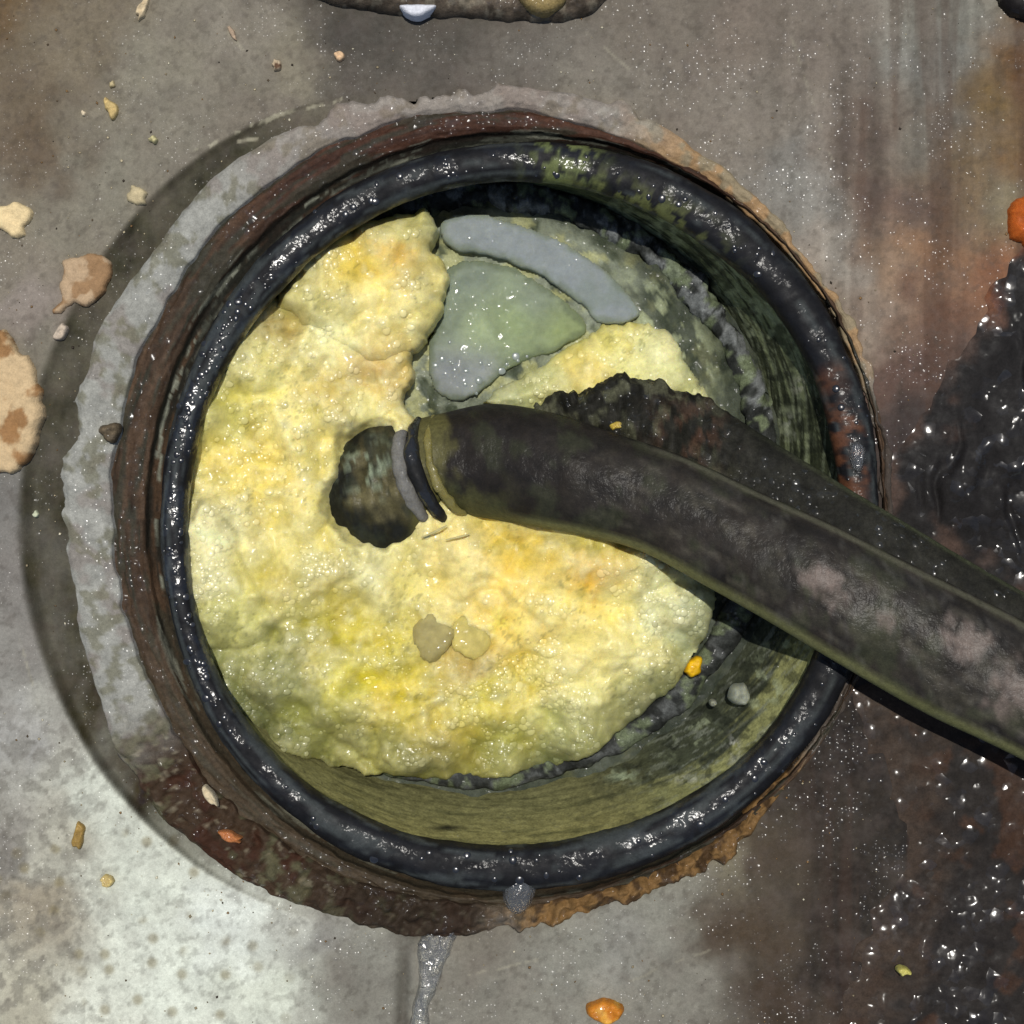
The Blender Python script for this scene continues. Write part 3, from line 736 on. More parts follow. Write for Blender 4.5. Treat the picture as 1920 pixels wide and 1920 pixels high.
def relief(px, py):
    c1 = curds(px, py, 120, 141, 0.9); c2 = curds(px, py, 52, 142, 0.5); c3 = curds(px, py, 21, 143, 0.4); c4 = curds(px, py, 10, 144, 0.6)
    fr = froth(px, py)
    return 0.36 * c1 + 0.11 * c2 + (0.01 + 0.035 * fr) * c3 + 0.014 * fr * c4 + fbm(px / 80, py / 80, 145, 3) * 0.16 - 0.25
def sludge_z(px, py):
    z = idw(px, py, SZ, 3.0, 60)[..., 0] + relief(px, py)
    # the pit round the tip of the tool
    e = np.hypot((px - 708) / 98, (py - 916) / 120) + 0.30 * fbm(px / 45, py / 45, 146, 4)
    z = z - 0.45 * sstep(1.10, 0.80, e)
    # the trough pressed by the tool
    ylo = np.interp(px, [780, 804, 888, 985, 1088, 1200, 1322, 1452], [930, 952, 968, 985, 1003, 1033, 1098, 1172])
    z = z - 0.7 * sstep(25, 110, ylo - py) * sstep(760, 830, px)
    # small holes
    for hx, hy, hr, hd in ((1035, 1330, 24, 0.1), (548, 612, 22, 0.5), (520, 1188, 20, 0.3), (845, 1190, 62, 0.3)):
        z = z - hd * np.exp(-((px - hx) ** 2 + (py - hy) ** 2) / hr ** 2)
    pad = smooth_poly([(352, 935), (440, 950), (462, 1040), (498, 1115), (516, 1165), (502, 1200), (430, 1212), (380, 1190), (350, 1080)], 5, 5, 149)
    z = z + 0.20 * np.sqrt(np.clip(1 - (1 - np.clip(poly_dist(px, py, pad)[0] / 34, 0, 1)) ** 2, 0, 1))
    return z
main = [(338, 930), (342, 820), (365, 740), (405, 655), (470, 585), (520, 560), (580, 590), (640, 630), (690, 660), (735, 660), (765, 640), (772, 700), (752, 750), (790, 790), (900, 860), (1000, 930), (1150, 985), (1290, 1065), (1345, 1115), (1340, 1165),
        (1300, 1245), (1240, 1315), (1160, 1385), (1080, 1432), (980, 1458), (880, 1470), (760, 1468), (650, 1452), (560, 1425), (478, 1378), (415, 1300), (375, 1200), (345, 1080)]
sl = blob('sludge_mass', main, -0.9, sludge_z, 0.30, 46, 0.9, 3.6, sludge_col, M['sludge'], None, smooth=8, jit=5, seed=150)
props(sl, 'large crumbly mass of wet yellow sludge filling the left and bottom of the port', 'sludge')
def clump_z(px, py):
    z = -0.92 + 0.30 * sstep(800, 520, px) - 0.12 * sstep(540, 640, py) + 0.9 * relief(px, py)
    return z
clump = [(512, 585), (545, 520), (590, 468), (650, 430), (715, 405), (790, 392), (822, 425), (808, 462), (838, 505), (832, 565), (802, 620), (772, 655), (722, 684), (662, 668), (622, 640), (572, 618), (545, 590)]
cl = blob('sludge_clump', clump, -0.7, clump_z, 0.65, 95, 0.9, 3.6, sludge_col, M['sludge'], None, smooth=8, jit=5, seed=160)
props(cl, 'rounded yellow clump of sludge at the upper left, touching the grey jelly pieces', 'sludge clump')
def lobe_z(px, py):
    return -1.65 + 0.8 * relief(px, py)
lobe = [(905, 755), (940, 722), (1000, 694), (1072, 648), (1130, 616), (1200, 604), (1252, 622), (1282, 672), (1312, 722), (1325, 760), (1250, 790), (1100, 790), (980, 785)]
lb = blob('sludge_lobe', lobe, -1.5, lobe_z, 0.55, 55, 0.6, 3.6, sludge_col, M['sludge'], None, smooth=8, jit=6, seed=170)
props(lb, 'small pale yellow lobe of sludge just above the dark bent rod', 'sludge lobe')

# grey jelly pieces
def wedge_col(px, py):
    g = idw(px, py, [(a_, b_, lin(c_)) for a_, b_, c_ in [(880, 520, (128, 138, 122)), (960, 610, (146, 160, 116)), (1000, 560, (132, 142, 122)), (1060, 620, (138, 150, 104)), (900, 620, (150, 162, 126)), (850, 700, (132, 136, 136)), (830, 600, (120, 130, 112)), (900, 700, (142, 146, 142)), (980, 680, (124, 136, 100))]], 3, 25)
    e_ = poly_dist(px, py, smooth_poly(wedge, 4))[0]
    g = mixc(g, lin((98, 108, 84)), sstep(18, 2, e_ + 12 * fbm(px / 14, py / 14, 177, 3)) * 0.7)
    return g * (1 + 0.15 * fbm(px / 25, py / 25, 171, 4))[:, None]
wedge = [(842, 500), (905, 488), (960, 502), (1010, 528), (1062, 568), (1100, 615), (1050, 652), (985, 676), (925, 712), (885, 748), (835, 748), (806, 712), (808, 640), (822, 560)]
wd_ = blob('jelly_wedge', wedge, -1.6, lambda x, y: -1.62 + 0.10 * sstep(1000, 850, x), 0.075, 34, 0.35, 2.8, wedge_col, M['jelly'], None, smooth=8, jit=3, seed=172, nz=0.08, nzs=50)
props(wd_, 'smooth grey green wedge of jelly beside the upper left sludge clump', 'jelly piece')
def slab_col(px, py):
    c = np.tile(lin((138, 145, 145)), (len(px), 1)); c = mixc(c, lin((126, 136, 128)), sstep(-0.1, 0.4, fbm(px / 60, py / 60, 173, 3)) * 0.6)
    e_ = poly_dist(px, py, smooth_poly(slab, 4))[0]
    c = mixc(c, lin((112, 122, 104)), sstep(16, 2, e_ + 10 * fbm(px / 14, py / 14, 176, 3)) * 0.7)
    return c * (1 + 0.1 * fbm(px / 25, py / 25, 174, 4))[:, None]
slab = [(832, 412), (880, 400), (955, 414), (1045, 448), (1115, 492), (1162, 535), (1200, 582), (1178, 604), (1122, 606), (1090, 572), (1040, 532), (980, 500), (905, 478), (852, 468), (828, 446)]
sb = blob('jelly_slab', slab, -1.55, -1.51, 0.055, 22, 0.3, 3.2, slab_col, M['jelly'], None, smooth=8, jit=2.5, seed=175, nz=0.05, nzs=45)
props(sb, 'curved pale grey slab of jelly lying above the green wedge', 'jelly piece')

# ------------------------------------------------------------------ the bent rod
rod = empty('bent_rod', (*[float(v) for v in U(1580, 1120, 1.3)], 1.3), 'dark dirty bent rod reaching from the right into the yellow sludge', 'rod')
def catmull(P, per):
    P = np.array(P, float); n = len(P); out = []
    for i in range(n - 1):
        p0 = P[max(i - 1, 0)]; p1 = P[i]; p2 = P[i + 1]; p3 = P[min(i + 2, n - 1)]
        for t in np.linspace(0, 1, per, endpoint=(i == n - 2)):
            out.append(0.5 * (2 * p1 + (p2 - p0) * t + (2 * p0 - 5 * p1 + 4 * p2 - p3) * t * t + (3 * p1 - p0 - 3 * p2 + p3) * t ** 3))
    return np.array(out)
def bar(name, rows, mat, colfun, parent, sides=56, per=16, rough=None, power=1.0):
    """sweep: rows of (upper x, upper y, lower x, lower y, z centre, half height)"""
    Q = catmull(rows, per)
    ux, uy = U(Q[:, 0], Q[:, 1], Q[:, 4]); lx, ly = U(Q[:, 2], Q[:, 3], Q[:, 4])
    c = np.stack([(ux + lx) / 2, (uy + ly) / 2, Q[:, 4]], -1)
    wv = np.stack([(ux - lx) / 2, (uy - ly) / 2, 0 * ux], -1)
    g = np.linspace(0, 2 * math.pi, sides, endpoint=False)
    cg = np.sign(np.cos(g)) * np.abs(np.cos(g)) ** power; sg = np.sign(np.sin(g)) * np.abs(np.sin(g)) ** power
    V = c[:, None] + wv[:, None] * cg[None, :, None] + np.array([0, 0, 1.0])[None, None] * (Q[:, 5, None] * sg[None])[..., None]
    G = np.broadcast_to(cg, V.shape[:2])
    px = 960 + V[..., 0] * 100 * H / (H - V[..., 2]); py = 960 - V[..., 1] * 100 * H / (H - V[..., 2])
    if rough is not None: V = V + rough(px, py, G)
    C = colfun(px.ravel(), py.ravel(), G.ravel())
    F = gridfaces(len(Q), sides, True)
    return mk(name, V.reshape(-1, 3), F, C, mat, parent)
RODROWS = [(610, 926, 611, 944, -1.30, 0.05), (618, 884, 624, 984, -1.26, 0.40), (648, 830, 660, 1014, -1.18, 0.64), (700, 799, 716, 1030, -1.10, 0.76), (764, 790, 784, 1004, -1.06, 0.82), (824, 776, 814, 957, -1.02, 0.84), (925, 757, 888, 968, -0.80, 0.85), (1045, 776, 985, 985, -0.35, 0.85), (1155, 813, 1088, 1003, -0.05, 0.80), (1280, 855, 1200, 1033, 0.32, 0.75), (1420, 920, 1322, 1098, 0.78, 0.68), (1560, 983, 1452, 1172, 1.28, 0.62),
   (1700, 1053, 1590, 1255, 1.48, 0.62), (1860, 1133, 1740, 1340, 1.68, 0.64), (2060, 1238, 1935, 1434, 1.9, 0.65), (2500, 1470, 2370, 1670, 2.4, 0.65)]
def tip_col(px, py):
    c = np.tile(lin((84, 78, 52)), (len(px), 1)) * (1 + 0.8 * fbm(px / 20, py / 20, 201, 5))[:, None]
    d = np.hypot((px - 718) / 92, (py - 898) / 112)
    c = mixc(c, lin((26, 27, 23)), sstep(0.50, 0.92, d + 0.30 * fbm(px / 26, py / 26, 203, 3)))
    c = mixc(c, lin((40, 44, 34)), sstep(0.1, 0.3, fbm(px / 24, py / 24, 204, 4)) * 0.7)
    c = mixc(c, lin((132, 142, 118)), sstep(0.18, 0.32, fbm(px / 15, py / 15, 202, 4)) * np.exp(-((px - 690) ** 2 + (py - 880) ** 2) / 45 ** 2))
    return c
def rod_col(px, py, g):
    c = np.tile(lin((46, 41, 35)), (len(px), 1)) * (1 + 0.7 * fbm(px / 40, py / 24, 181, 5))[:, None]
    c = mixc(c, lin((74, 72, 56)), sstep(0.05, 0.35, fbm(px / 34, py / 34, 182, 4)) * sstep(900, 1400, px) * 0.3)
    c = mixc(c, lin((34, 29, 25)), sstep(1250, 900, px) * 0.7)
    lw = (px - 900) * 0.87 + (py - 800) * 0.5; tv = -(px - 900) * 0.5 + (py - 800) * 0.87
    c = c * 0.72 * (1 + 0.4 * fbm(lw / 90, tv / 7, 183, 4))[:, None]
    c = mixc(c, lin((104, 98, 84)), sstep(0.22, 0.36, fbm(lw / 60, tv / 6, 184, 4)) * 0.22 * sstep(1000, 1250, px))
    c = mixc(c, lin((66, 72, 46)), sstep(0.1, 0.35, fbm(px / 50, py / 50, 189, 4)) * 0.25)
    # olive film along the lower edge
    c = mixc(c, lin((112, 112, 72)), sstep(-0.80, -0.93, g) * sstep(880, 1050, px) * 0.8)
    c = mixc(c, lin((92, 92, 52)), sstep(-0.3, -0.7, g + 0.5 * fbm(px / 24, py / 24, 179, 4)) * sstep(1000, 830, px) * 0.6)
    c = mixc(c, lin((98, 94, 54)), sstep(850, 800, px + 50 * fbm(px / 22, py / 22, 180, 4)) * 0.75)
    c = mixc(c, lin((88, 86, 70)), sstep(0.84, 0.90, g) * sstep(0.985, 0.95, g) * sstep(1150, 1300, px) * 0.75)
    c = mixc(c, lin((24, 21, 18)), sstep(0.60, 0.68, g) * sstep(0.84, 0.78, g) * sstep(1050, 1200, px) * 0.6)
    c = mixc(c, tip_col(px, py), sstep(786, 762, px))
    # pinkish grey smears
    for sx, sy, rx, ry, am in ((1545, 1090, 42, 34, 0.9), (1572, 1120, 26, 30, 0.7), (1810, 1205, 62, 40, 0.85), (1905, 1310, 60, 60, 0.7), (1655, 1165, 30, 18, 0.7)):
        u = ((px - sx) * 0.87 + (py - sy) * 0.5) / rx; v = (-(px - sx) * 0.5 + (py - sy) * 0.87) / ry
        d = np.hypot(u, v) + 0.9 * fbm(px / 24, py / 24, 185, 4)
        c = mixc(c, lin((122, 108, 99)), sstep(1.05, 0.35, d) * am * 0.8)
    c = mixc(c, lin((100, 98, 92)), sstep(0.22, 0.4, fbm(px / 14, py / 14, 186, 4)) * sstep(1200, 1500, px) * 0.15)
    return c
def rod_rough(px, py, g):
    d = np.zeros(px.shape + (3,))
    d[..., 2] = sstep(800, 740, px) * (fbm(px / 26, py / 26, 190, 4) * 0.16) + fbm(px / 60, py / 60, 187, 3) * 0.06 + fbm(px / 14, py / 14, 188, 3) * 0.018
    return d
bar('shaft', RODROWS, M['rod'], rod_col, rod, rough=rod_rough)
FLROWS = [(1000, 765, 1020, 850, -1.0, 0.2), (1035, 748, 1060, 870, -0.95, 0.4), (1090, 730, 1100, 880, -0.85, 0.5), (1160, 706, 1150, 890, -0.7, 0.55), (1235, 706, 1195, 910, -0.45, 0.55), (1312, 742, 1270, 930, -0.1, 0.5), (1402, 798, 1345, 960, 0.3, 0.45), (1502, 860, 1445, 1010, 0.65, 0.40), (1602, 922, 1535, 1060, 1.0, 0.38),
   (1702, 983, 1645, 1110, 1.15, 0.38), (1922, 1112, 1855, 1220, 1.35, 0.4), (2120, 1220, 2050, 1330, 1.55, 0.4), (2520, 1430, 2450, 1540, 2.0, 0.4)]
def fl_col(px, py, g):
    c = np.tile(lin((32, 31, 25)), (len(px), 1)) * (1 + 0.6 * fbm(px / 26, py / 26, 191, 5))[:, None]
    rr_ = sstep(1420, 1250, px)
    c = mixc(c, lin((86, 86, 66)), rr_ * sstep(0.02, 0.3, fbm(px / 24, py / 24, 192, 4)) * 0.7)
    c = mixc(c, lin((78, 56, 42)), np.exp(-((px - 1290) ** 2 + (py - 815) ** 2) / 60 ** 2) * sstep(-0.1, 0.25, fbm(px / 20, py / 20, 197, 4)) * 0.8)
    c = mixc(c, lin((70, 74, 52)), sstep(0.82, 0.95, g) * sstep(1350, 1600, px) * 0.6)
    return c
def fl_rough(px, py, g):
    d = np.zeros(px.shape + (3,))
    k_ = sstep(1480, 1300, px) * 0.9 + 0.1
    d[..., 1] = (fbm(px / 40, py / 40, 193, 4) * 0.16 + fbm(px / 11, py / 30, 196, 3) * 0.06) * k_ * sstep(0.2, 0.9, g)
    d[..., 2] = (fbm(px / 30, py / 30, 194, 4) * 0.22 + 0.2 * (0.4 - worley(px / 34, py / 34, 195))) * k_
    return d
bar('crusted_flange', FLROWS, M['crust'], fl_col, rod, per=20, rough=fl_rough)
def P3(px, py, z):
    x, y = U(px, py, z); return (float(x), float(y), z)
def band_pts(pts, zlo, zhi):
    n = len(pts); return [P3(x, y, zlo + (zhi - zlo) * math.sin(math.pi * min(max((k + 0.35) / (n - 0.3), 0), 1)) ** 0.7) for k, (x, y) in enumerate(pts)]
tube('slime_rim', band_pts([(762, 790), (750, 815), (746, 850), (752, 890), (768, 930), (790, 965), (806, 985)], -1.25, -0.22), [0.07, 0.11, 0.15, 0.16, 0.15, 0.12, 0.06], M['slime'], (112, 110, 104), rod, 14, 8, 0.06, 207)
tube('groove_band', band_pts([(786, 786), (776, 812), (772, 848), (780, 890), (798, 928), (822, 962), (838, 978)], -1.2, -0.16), [0.07, 0.12, 0.15, 0.16, 0.15, 0.12, 0.06], M['rubber'], (30, 30, 30), rod, 14, 8, 0.04, 208)
tube('slime_rim', band_pts([(812, 782), (803, 810), (802, 845), (812, 885), (832, 925), (856, 955), (880, 972)], -1.15, -0.14), [0.04, 0.06, 0.08, 0.09, 0.09, 0.07, 0.04], M['sludge'], (120, 112, 62), rod, 12, 8, 0.06, 209)

# ------------------------------------------------------------------ tar
TARZ = [(1960, 430), (1905, 470), (1850, 545), (1800, 640), (1735, 760), (1668, 860), (1652, 960), (1700, 1020), (1780, 1060), (1960, 1150), (2100, 1200), (2100, 480)]
def tar_top(X_, Y_, S):
    u = X_ * 0.94 + Y_ * 0.34; v = -X_ * 0.34 + Y_ * 0.94
    ridg = sstep(0.0, 0.16, np.abs(fbm(X_ / 95 + 0.2 * vn(X_ / 50, Y_ / 50, 3), Y_ / 300, 211, 3)))
    return 0.04 + 0.20 * sstep(0, 160, S) + 0.13 * (ridg - 0.6) * sstep(40, 130, S) + 0.10 * fbm(X_ / 85, Y_ / 150, 214, 3) * sstep(0, 100, S)
def tar_col(px, py):
    P = smooth_poly(TARZ, 4)
    e = poly_dist(px, py, P)[0] + 70 * fbm(px / 45, py / 45, 215, 4)
    c = np.tile(lin((30, 28, 27)), (len(px), 1))
    edge = mixc(np.tile(lin((70, 55, 47)), (len(px), 1)), lin((112, 68, 42)), sstep(640, 520, py))
    c = mixc(edge, c, sstep(-15, 60, e))
    return c
tr1 = blob('tar_lump', TARZ, 0.1, lambda x, y: plate_z(x, y) - 0.03, tar_top, 25, 0.12, 4.0, tar_col, M['tar'], None, smooth=6, jit=10, seed=212, nz=0.0, nzs=18)
props(tr1, 'thick ridged glossy black tar lump at the right, above the bent rod', 'tar')
TAR2 = [(1610, 1290), (1740, 1310), (1960, 1400), (2100, 1450), (2100, 2050), (1540, 2050), (1575, 1900), (1600, 1820), (1640, 1720), (1690, 1620), (1680, 1520), (1640, 1430), (1600, 1360)]
def tar2_top(X_, Y_, S):
    b_ = sstep(1640, 1740, X_) * sstep(1480, 1620, Y_ + 0.3 * (X_ - 1700)) * sstep(-0.25, 0.15, fbm(X_ / 110, Y_ / 110, 227, 3))
    return 0.03 + 0.10 * sstep(0, 200, S) + (0.010 + 0.035 * b_) * (fbm(X_ / 30, Y_ / 30, 221, 3) + 0.5 * fbm(X_ / 70, Y_ / 70, 222, 2)) * sstep(0, 60, S)
def tar2_col(px, py):
    e = poly_dist(px, py, smooth_poly(TAR2, 4))[0] + 90 * fbm(px / 60, py / 60, 219, 4)
    c = np.tile(lin((36, 32, 29)), (len(px), 1)) * (1 + 0.4 * fbm(px / 50, py / 50, 224, 3))[:, None]
    c = mixc(c, lin((66, 44, 30)), sstep(0.1, 0.35, fbm(px / 60, py / 60, 225, 4)) * 0.6)
    return mixc(np.tile(lin((60, 49, 40)), (len(px), 1)), c, sstep(10, 120, e))
tr2 = blob('tar_patch', TAR2, 0.1, lambda x, y: plate_z(x, y) - 0.02, tar2_top, 20, 0.08, 4.0, tar2_col, M['tar'], None, smooth=6, jit=14, seed=226)
props(tr2, 'broad lumpy wet black tar patch in the lower right, glinting below the rod', 'tar')
tr3 = blob('tar_spot', [(1868, -10), (1885, 18), (1925, 42), (1990, 30), (1990, -60), (1880, -60)], 0.1, lambda x, y: plate_z(x, y), 0.3, 25, 0.2, 4, (26, 23, 22), M['tar'], None, seed=228, jit=3)
props(tr3, 'black tar spot cut off by the upper right corner', 'tar')
am = blob('amber_drop', [(1888, 398), (1905, 372), (1940, 372), (1965, 400), (1955, 445), (1915, 460), (1890, 435)], 0.1, lambda x, y: plate_z(x, y), 0.34, 34, 0.15, 3, (176, 88, 30), M['amber'], None, seed=229, jit=4, nz=0.1, nzs=18)
props(am, 'glossy orange drop at the right edge, on top of the black tar', 'drop')

# ------------------------------------------------------------------ rim of another part at the very top
flg = empty('dark_flange', (*[float(v) for v in U(850, -60, 0)], 0), 'dark brown flange edge cut off by the top of the picture', 'flange')
def flg_col(px, py):
    c = np.tile(lin((84, 74, 62)), (len(px), 1)) * (1 + 0.8 * fbm(px / 22, py / 14, 231, 4))[:, None]
    return mixc(c, lin((120, 112, 96)), sstep(0.1, 0.3, fbm(px / 18, py / 18, 232, 3)) * 0.6)
blob('rim', [(560, -30), (640, 8), (735, 22), (850, 30), (930, 34), (1000, 38), (1065, 36), (1118, 14), (1150, -30), (1160, -160), (560, -160)], 0.3, lambda x, y: -0.1 + 0 * x, 0.55, 26, 0.3, 3.5, flg_col, M['rim'], flg, seed=233, jit=3, nz=0.12, nzs=18)
a = np.linspace(0, 2 * math.pi, 28, endpoint=False)
blob('bolt_head', np.stack([1018 + 52 * np.cos(a), -27 + 52 * np.sin(a)], -1), 0.6, 0.42, 0.30, 16, 0.2, 3, (134, 116, 74), M['rim'], flg, smooth=0, seed=234)
wc = blob('white_chip', [(748, 14), (772, 10), (818, 12), (804, 26), (785, 35), (766, 32)], 0.3, 0.36, 0.16, 8, 0.3, 2, (214, 214, 218), M['flake'], None, seed=235, jit=1)
props(wc, 'small bluish white chip on the dark flange at the top', 'chip')

# ------------------------------------------------------------------ water
tw = blob('water_trickle', [(790, 1752), (800, 1722), (830, 1716), (858, 1736), (850, 1768), (838, 1800), (818, 1850), (806, 1900), (798, 1990), (762, 1990), (772, 1900), (782, 1850), (784, 1810), (780, 1785)], 0.1, lambda x, y: plate_z(x, y), 0.22, 18, 0.02, 2.6, (200, 200, 200), M['water'], None, seed=241, jit=3, nz=0.10, nzs=16)
props(tw, 'clear trickle of water running down from the lower edge of the collar', 'water trickle')
dw = blob('water_drop', [(942, 1690), (945, 1660), (965, 1640), (990, 1640), (1005, 1660), (1000, 1690), (985, 1715), (960, 1715)], 0.5, lambda x, y: 0.30 + 0 * x, 0.26, 34, 0.15, 2.4, (200, 200, 200), M['water'], None, seed=242, jit=2)
dw2 = blob('water_drop', [(1590, 852), (1594, 832), (1608, 826), (1622, 838), (1624, 860), (1616, 884), (1600, 882)], 0.6, 0.50, 0.20, 17, 0.2, 1.8, (200, 200, 200), M['water'], None, seed=243, jit=1)  # drop added to give a bright highlight on the ring
props(dw2, 'small clear drop added for a highlight on the rusty right side of the black ring', 'water drop')
props(dw, 'clear drop of water hanging on the bottom of the black ring', 'water drop')

# ------------------------------------------------------------------ flakes, crumbs, beads
def chip(name, label, cat, cx, cy, rx, ry, rot, col, z=None, thick=0.14, mat='flake', seed=0, jag=0.22, group=None, col2=None):
    n = 12; a = np.linspace(0, 2 * math.pi, n, endpoint=False)
    rs = np.random.RandomState(seed)
    k_ = 1 + jag * (rs.rand(n) * 2 - 1)
    u = rx * np.cos(a) * k_; v = ry * np.sin(a) * k_; ro = math.radians(rot)
    P = np.stack([cx + u * math.cos(ro) - v * math.sin(ro), cy + u * math.sin(ro) + v * math.cos(ro)], -1)
    zf = (lambda x, y: np.maximum(plate_z(x, y), -0.03) + 0.02) if z is None else z
    zr = 0.05 if z is None else z
    st = max(1.3, min(rx, ry) / 7)
    cf = (lambda x, y: mixc(np.tile(lin(col), (len(x), 1)), lin(col2 if col2 else col), sstep(-0.1, 0.25, fbm(x / 20, y / 20, seed, 4))) * (1 + 0.25 * fbm(x / 10, y / 10, seed + 1, 3))[:, None])
    o = blob(name, P, zr, zf, thick, max(3, min(rx, ry) * 0.45), 0.12, st, cf, M[mat], None, smooth=4, jit=min(rx, ry) * 0.10, seed=seed, nz=thick * 0.4, nzs=max(8, min(rx, ry)))
    props(o, label, cat, group)
    return o
g = 'flakes lying on the plate'
fl = blob('flake', [(-70, 700), (-40, 640), (0, 612), (22, 640), (58, 690), (82, 740), (78, 780), (62, 850), (30, 880), (0, 886), (-50, 860)], 0.1, lambda x, y: np.maximum(plate_z(x, y), -0.03) + 0.05, 0.20, 14, 0.2, 3.0,
     lambda x, y: mixc(np.tile(lin((196, 170, 130)), (len(x), 1)), lin((150, 112, 72)), sstep(-0.05, 0.3, fbm(x / 34, y / 34, 251, 4))), M['flake'], None, seed=252, jit=5, nz=0.10, nzs=40)
props(fl, 'largest tan flake, cut off by the left edge of the picture', 'flake', g)
fl = blob('flake', [(-50, 390), (0, 385), (30, 378), (58, 392), (58, 412), (45, 425), (46, 440), (22, 448), (0, 430), (-40, 430)], 0.1, lambda x, y: plate_z(x, y) + 0.03, 0.16, 10, 0.15, 2.4, (222, 198, 150), M['flake'], None, seed=253, jit=2, nz=0.05, nzs=20)
props(fl, 'cream flake at the left edge, above the largest tan flake', 'flake', g)
fl = blob('flake', [(120, 492), (155, 475), (195, 488), (202, 520), (178, 560), (140, 575), (102, 590), (112, 545)], 0.05, lambda x, y: np.maximum(plate_z(x, y), -0.03) + 0.02, 0.13, 16, 0.1, 2.6,
     lambda x, y: mixc(np.tile(lin((150, 118, 84)), (len(x), 1)), lin((178, 152, 120)), sstep(0, 0.25, fbm(x / 26, y / 26, 255, 3))), M['flake'], None, seed=254, jit=5, nz=0.06, nzs=30)
props(fl, 'dull brown flake between the cream flake and the grey collar', 'flake', g)
chip('flake', 'pale tan flake just left of the upper collar', 'flake', 256, 368, 21, 20, 10, (190, 174, 136), seed=256, group=g)
chip('flake', 'narrow yellowish flake with a notch, near the upper left', 'flake', 207, 203, 11, 20, -20, (190, 165, 110), seed=257, jag=0.4, group=g)
chip('flake', 'long cream flake near the top edge, left of centre', 'flake', 268, 18, 9, 22, 20, (204, 184, 148), seed=258, jag=0.3, group=g)
chip('flake', 'thin pinkish splinter under the top edge flake', 'flake', 436, 62, 5, 15, -30, (168, 146, 122), seed=259, thick=0.08, group=g)
chip('flake', 'small round peach flake left of the dark flange', 'flake', 637, 106, 11, 9, 0, (206, 172, 134), seed=260, group=g)
chip('flake', 'tiny pale flake alone in the middle of the upper left plate', 'flake', 288, 262, 8, 8, 0, (186, 176, 130), seed=261, group=g)
chip('flake', 'ragged pale flake below the dull brown flake', 'flake', 114, 622, 11, 17, 30, (186, 170, 150), seed=262, group=g)
chip('flake', 'dark reddish chip right of the pinkish splinter', 'flake', 518, 122, 9, 11, 0, (92, 68, 50), seed=263, group=g, col2=(190, 170, 140))
chip('flake', 'tiny white speck left of the notched flake', 'flake', 158, 214, 5, 6, 0, (214, 196, 164), seed=264, thick=0.08, group=g)
chip('flake', 'tiny round speck just above the notched flake', 'flake', 211, 160, 6, 7, 0, (176, 160, 120), seed=265, thick=0.08, group=g)
chip('flake', 'greenish speck in the dark band left of the collar', 'flake', 68, 964, 6, 7, 0, (186, 190, 160), seed=266, z=-0.2, thick=0.08, group=g)
chip('crumb', 'tan crumb on the pale plate at the lower left, left of centre of it', 'crumb', 203, 1650, 14, 11, -20, (190, 168, 110), seed=267, mat='amber')
chip('crumb', 'brown wet crumb highest on the pale lower left plate', 'crumb', 148, 1565, 12, 26, 10, (150, 122, 66), seed=268, mat='amber')
chip('crumb', 'wet orange drop shaped crumb at the bottom edge', 'crumb', 1136, 1896, 36, 22, -5, (188, 118, 36), seed=269, mat='amber', thick=0.32, jag=0.12, col2=(204, 150, 60))
chip('crumb', 'pale yellow crumb stuck on the black tar patch', 'crumb', 1692, 1820, 15, 9, 10, (190, 180, 96), seed=270, z=0.22, mat='amber')
chip('chip', 'bright yellow chip between the sludge and the lower right bore wall', 'chip', 1300, 1250, 22, 16, -50, (220, 172, 20), z=-1.62, thick=0.2, seed=271, mat='amber', jag=0.25)
chip('bead', 'translucent grey bead stuck on the lower right bore wall', 'bead', 1386, 1302, 20, 22, 0, (140, 144, 130), z=-0.95, thick=0.32, seed=272, mat='jelly', jag=0.08)
chip('bead', 'tiny grey bead left of the larger wall bead', 'bead', 1337, 1318, 7, 7, 0, (130, 132, 118), z=-1.2, thick=0.15, seed=273, mat='jelly', jag=0.05)
chip('bead', 'cloudy olive grey bead sunk in the middle of the yellow sludge', 'bead', 812, 1192, 40, 50, 10, (164, 152, 98), z=-0.86, thick=0.13, seed=274, mat='jelly', jag=0.08)
chip('bead', 'flat pale bead lying right of the cloudy olive one', 'bead', 880, 1196, 38, 40, 0, (196, 180, 104), z=-0.90, thick=0.10, seed=275, mat='jelly', jag=0.12)
chip('crumb', 'tiny yellow crumb on the crusted top side of the rod', 'crumb', 1156, 798, 13, 9, 0, (176, 150, 60), z=-0.28, thick=0.2, seed=276, mat='sludge')
chip('crumb', 'cream crumb in the brown crust at the lower left of the collar', 'crumb', 395, 1492, 9, 24, -35, (200, 184, 150), z=0.42, thick=0.14, seed=277)
chip('crumb', 'copper coloured shiny crumb in the brown crust of the collar', 'crumb', 432, 1568, 22, 10, 20, (176, 110, 64), z=0.42, thick=0.14, seed=278, mat='amber')
chip('crumb', 'dark crumb stuck on the inner edge of the left collar', 'crumb', 207, 810, 20, 20, 0, (92, 80, 62), z=0.38, thick=0.18, seed=279, mat='crust')
# a few straw-like fibres caught under the rod
for (p, q, lab) in (((1004, 946), (1024, 984), 'short pale fibre standing under the rod'), ((880, 1002), (836, 1012), 'straw fibre lying at the tip of the rod'), ((790, 1008), (838, 985), 'longer straw fibre beside the pit')):
    o = tube('fibre', [P3(*p, -0.42), P3((p[0] + q[0]) / 2 + 3, (p[1] + q[1]) / 2, -0.34), P3(*q, -0.42)], [0.014, 0.022, 0.010], M['flake'], (196, 184, 128), None, 6, 5)
    props(o, lab, 'fibre')

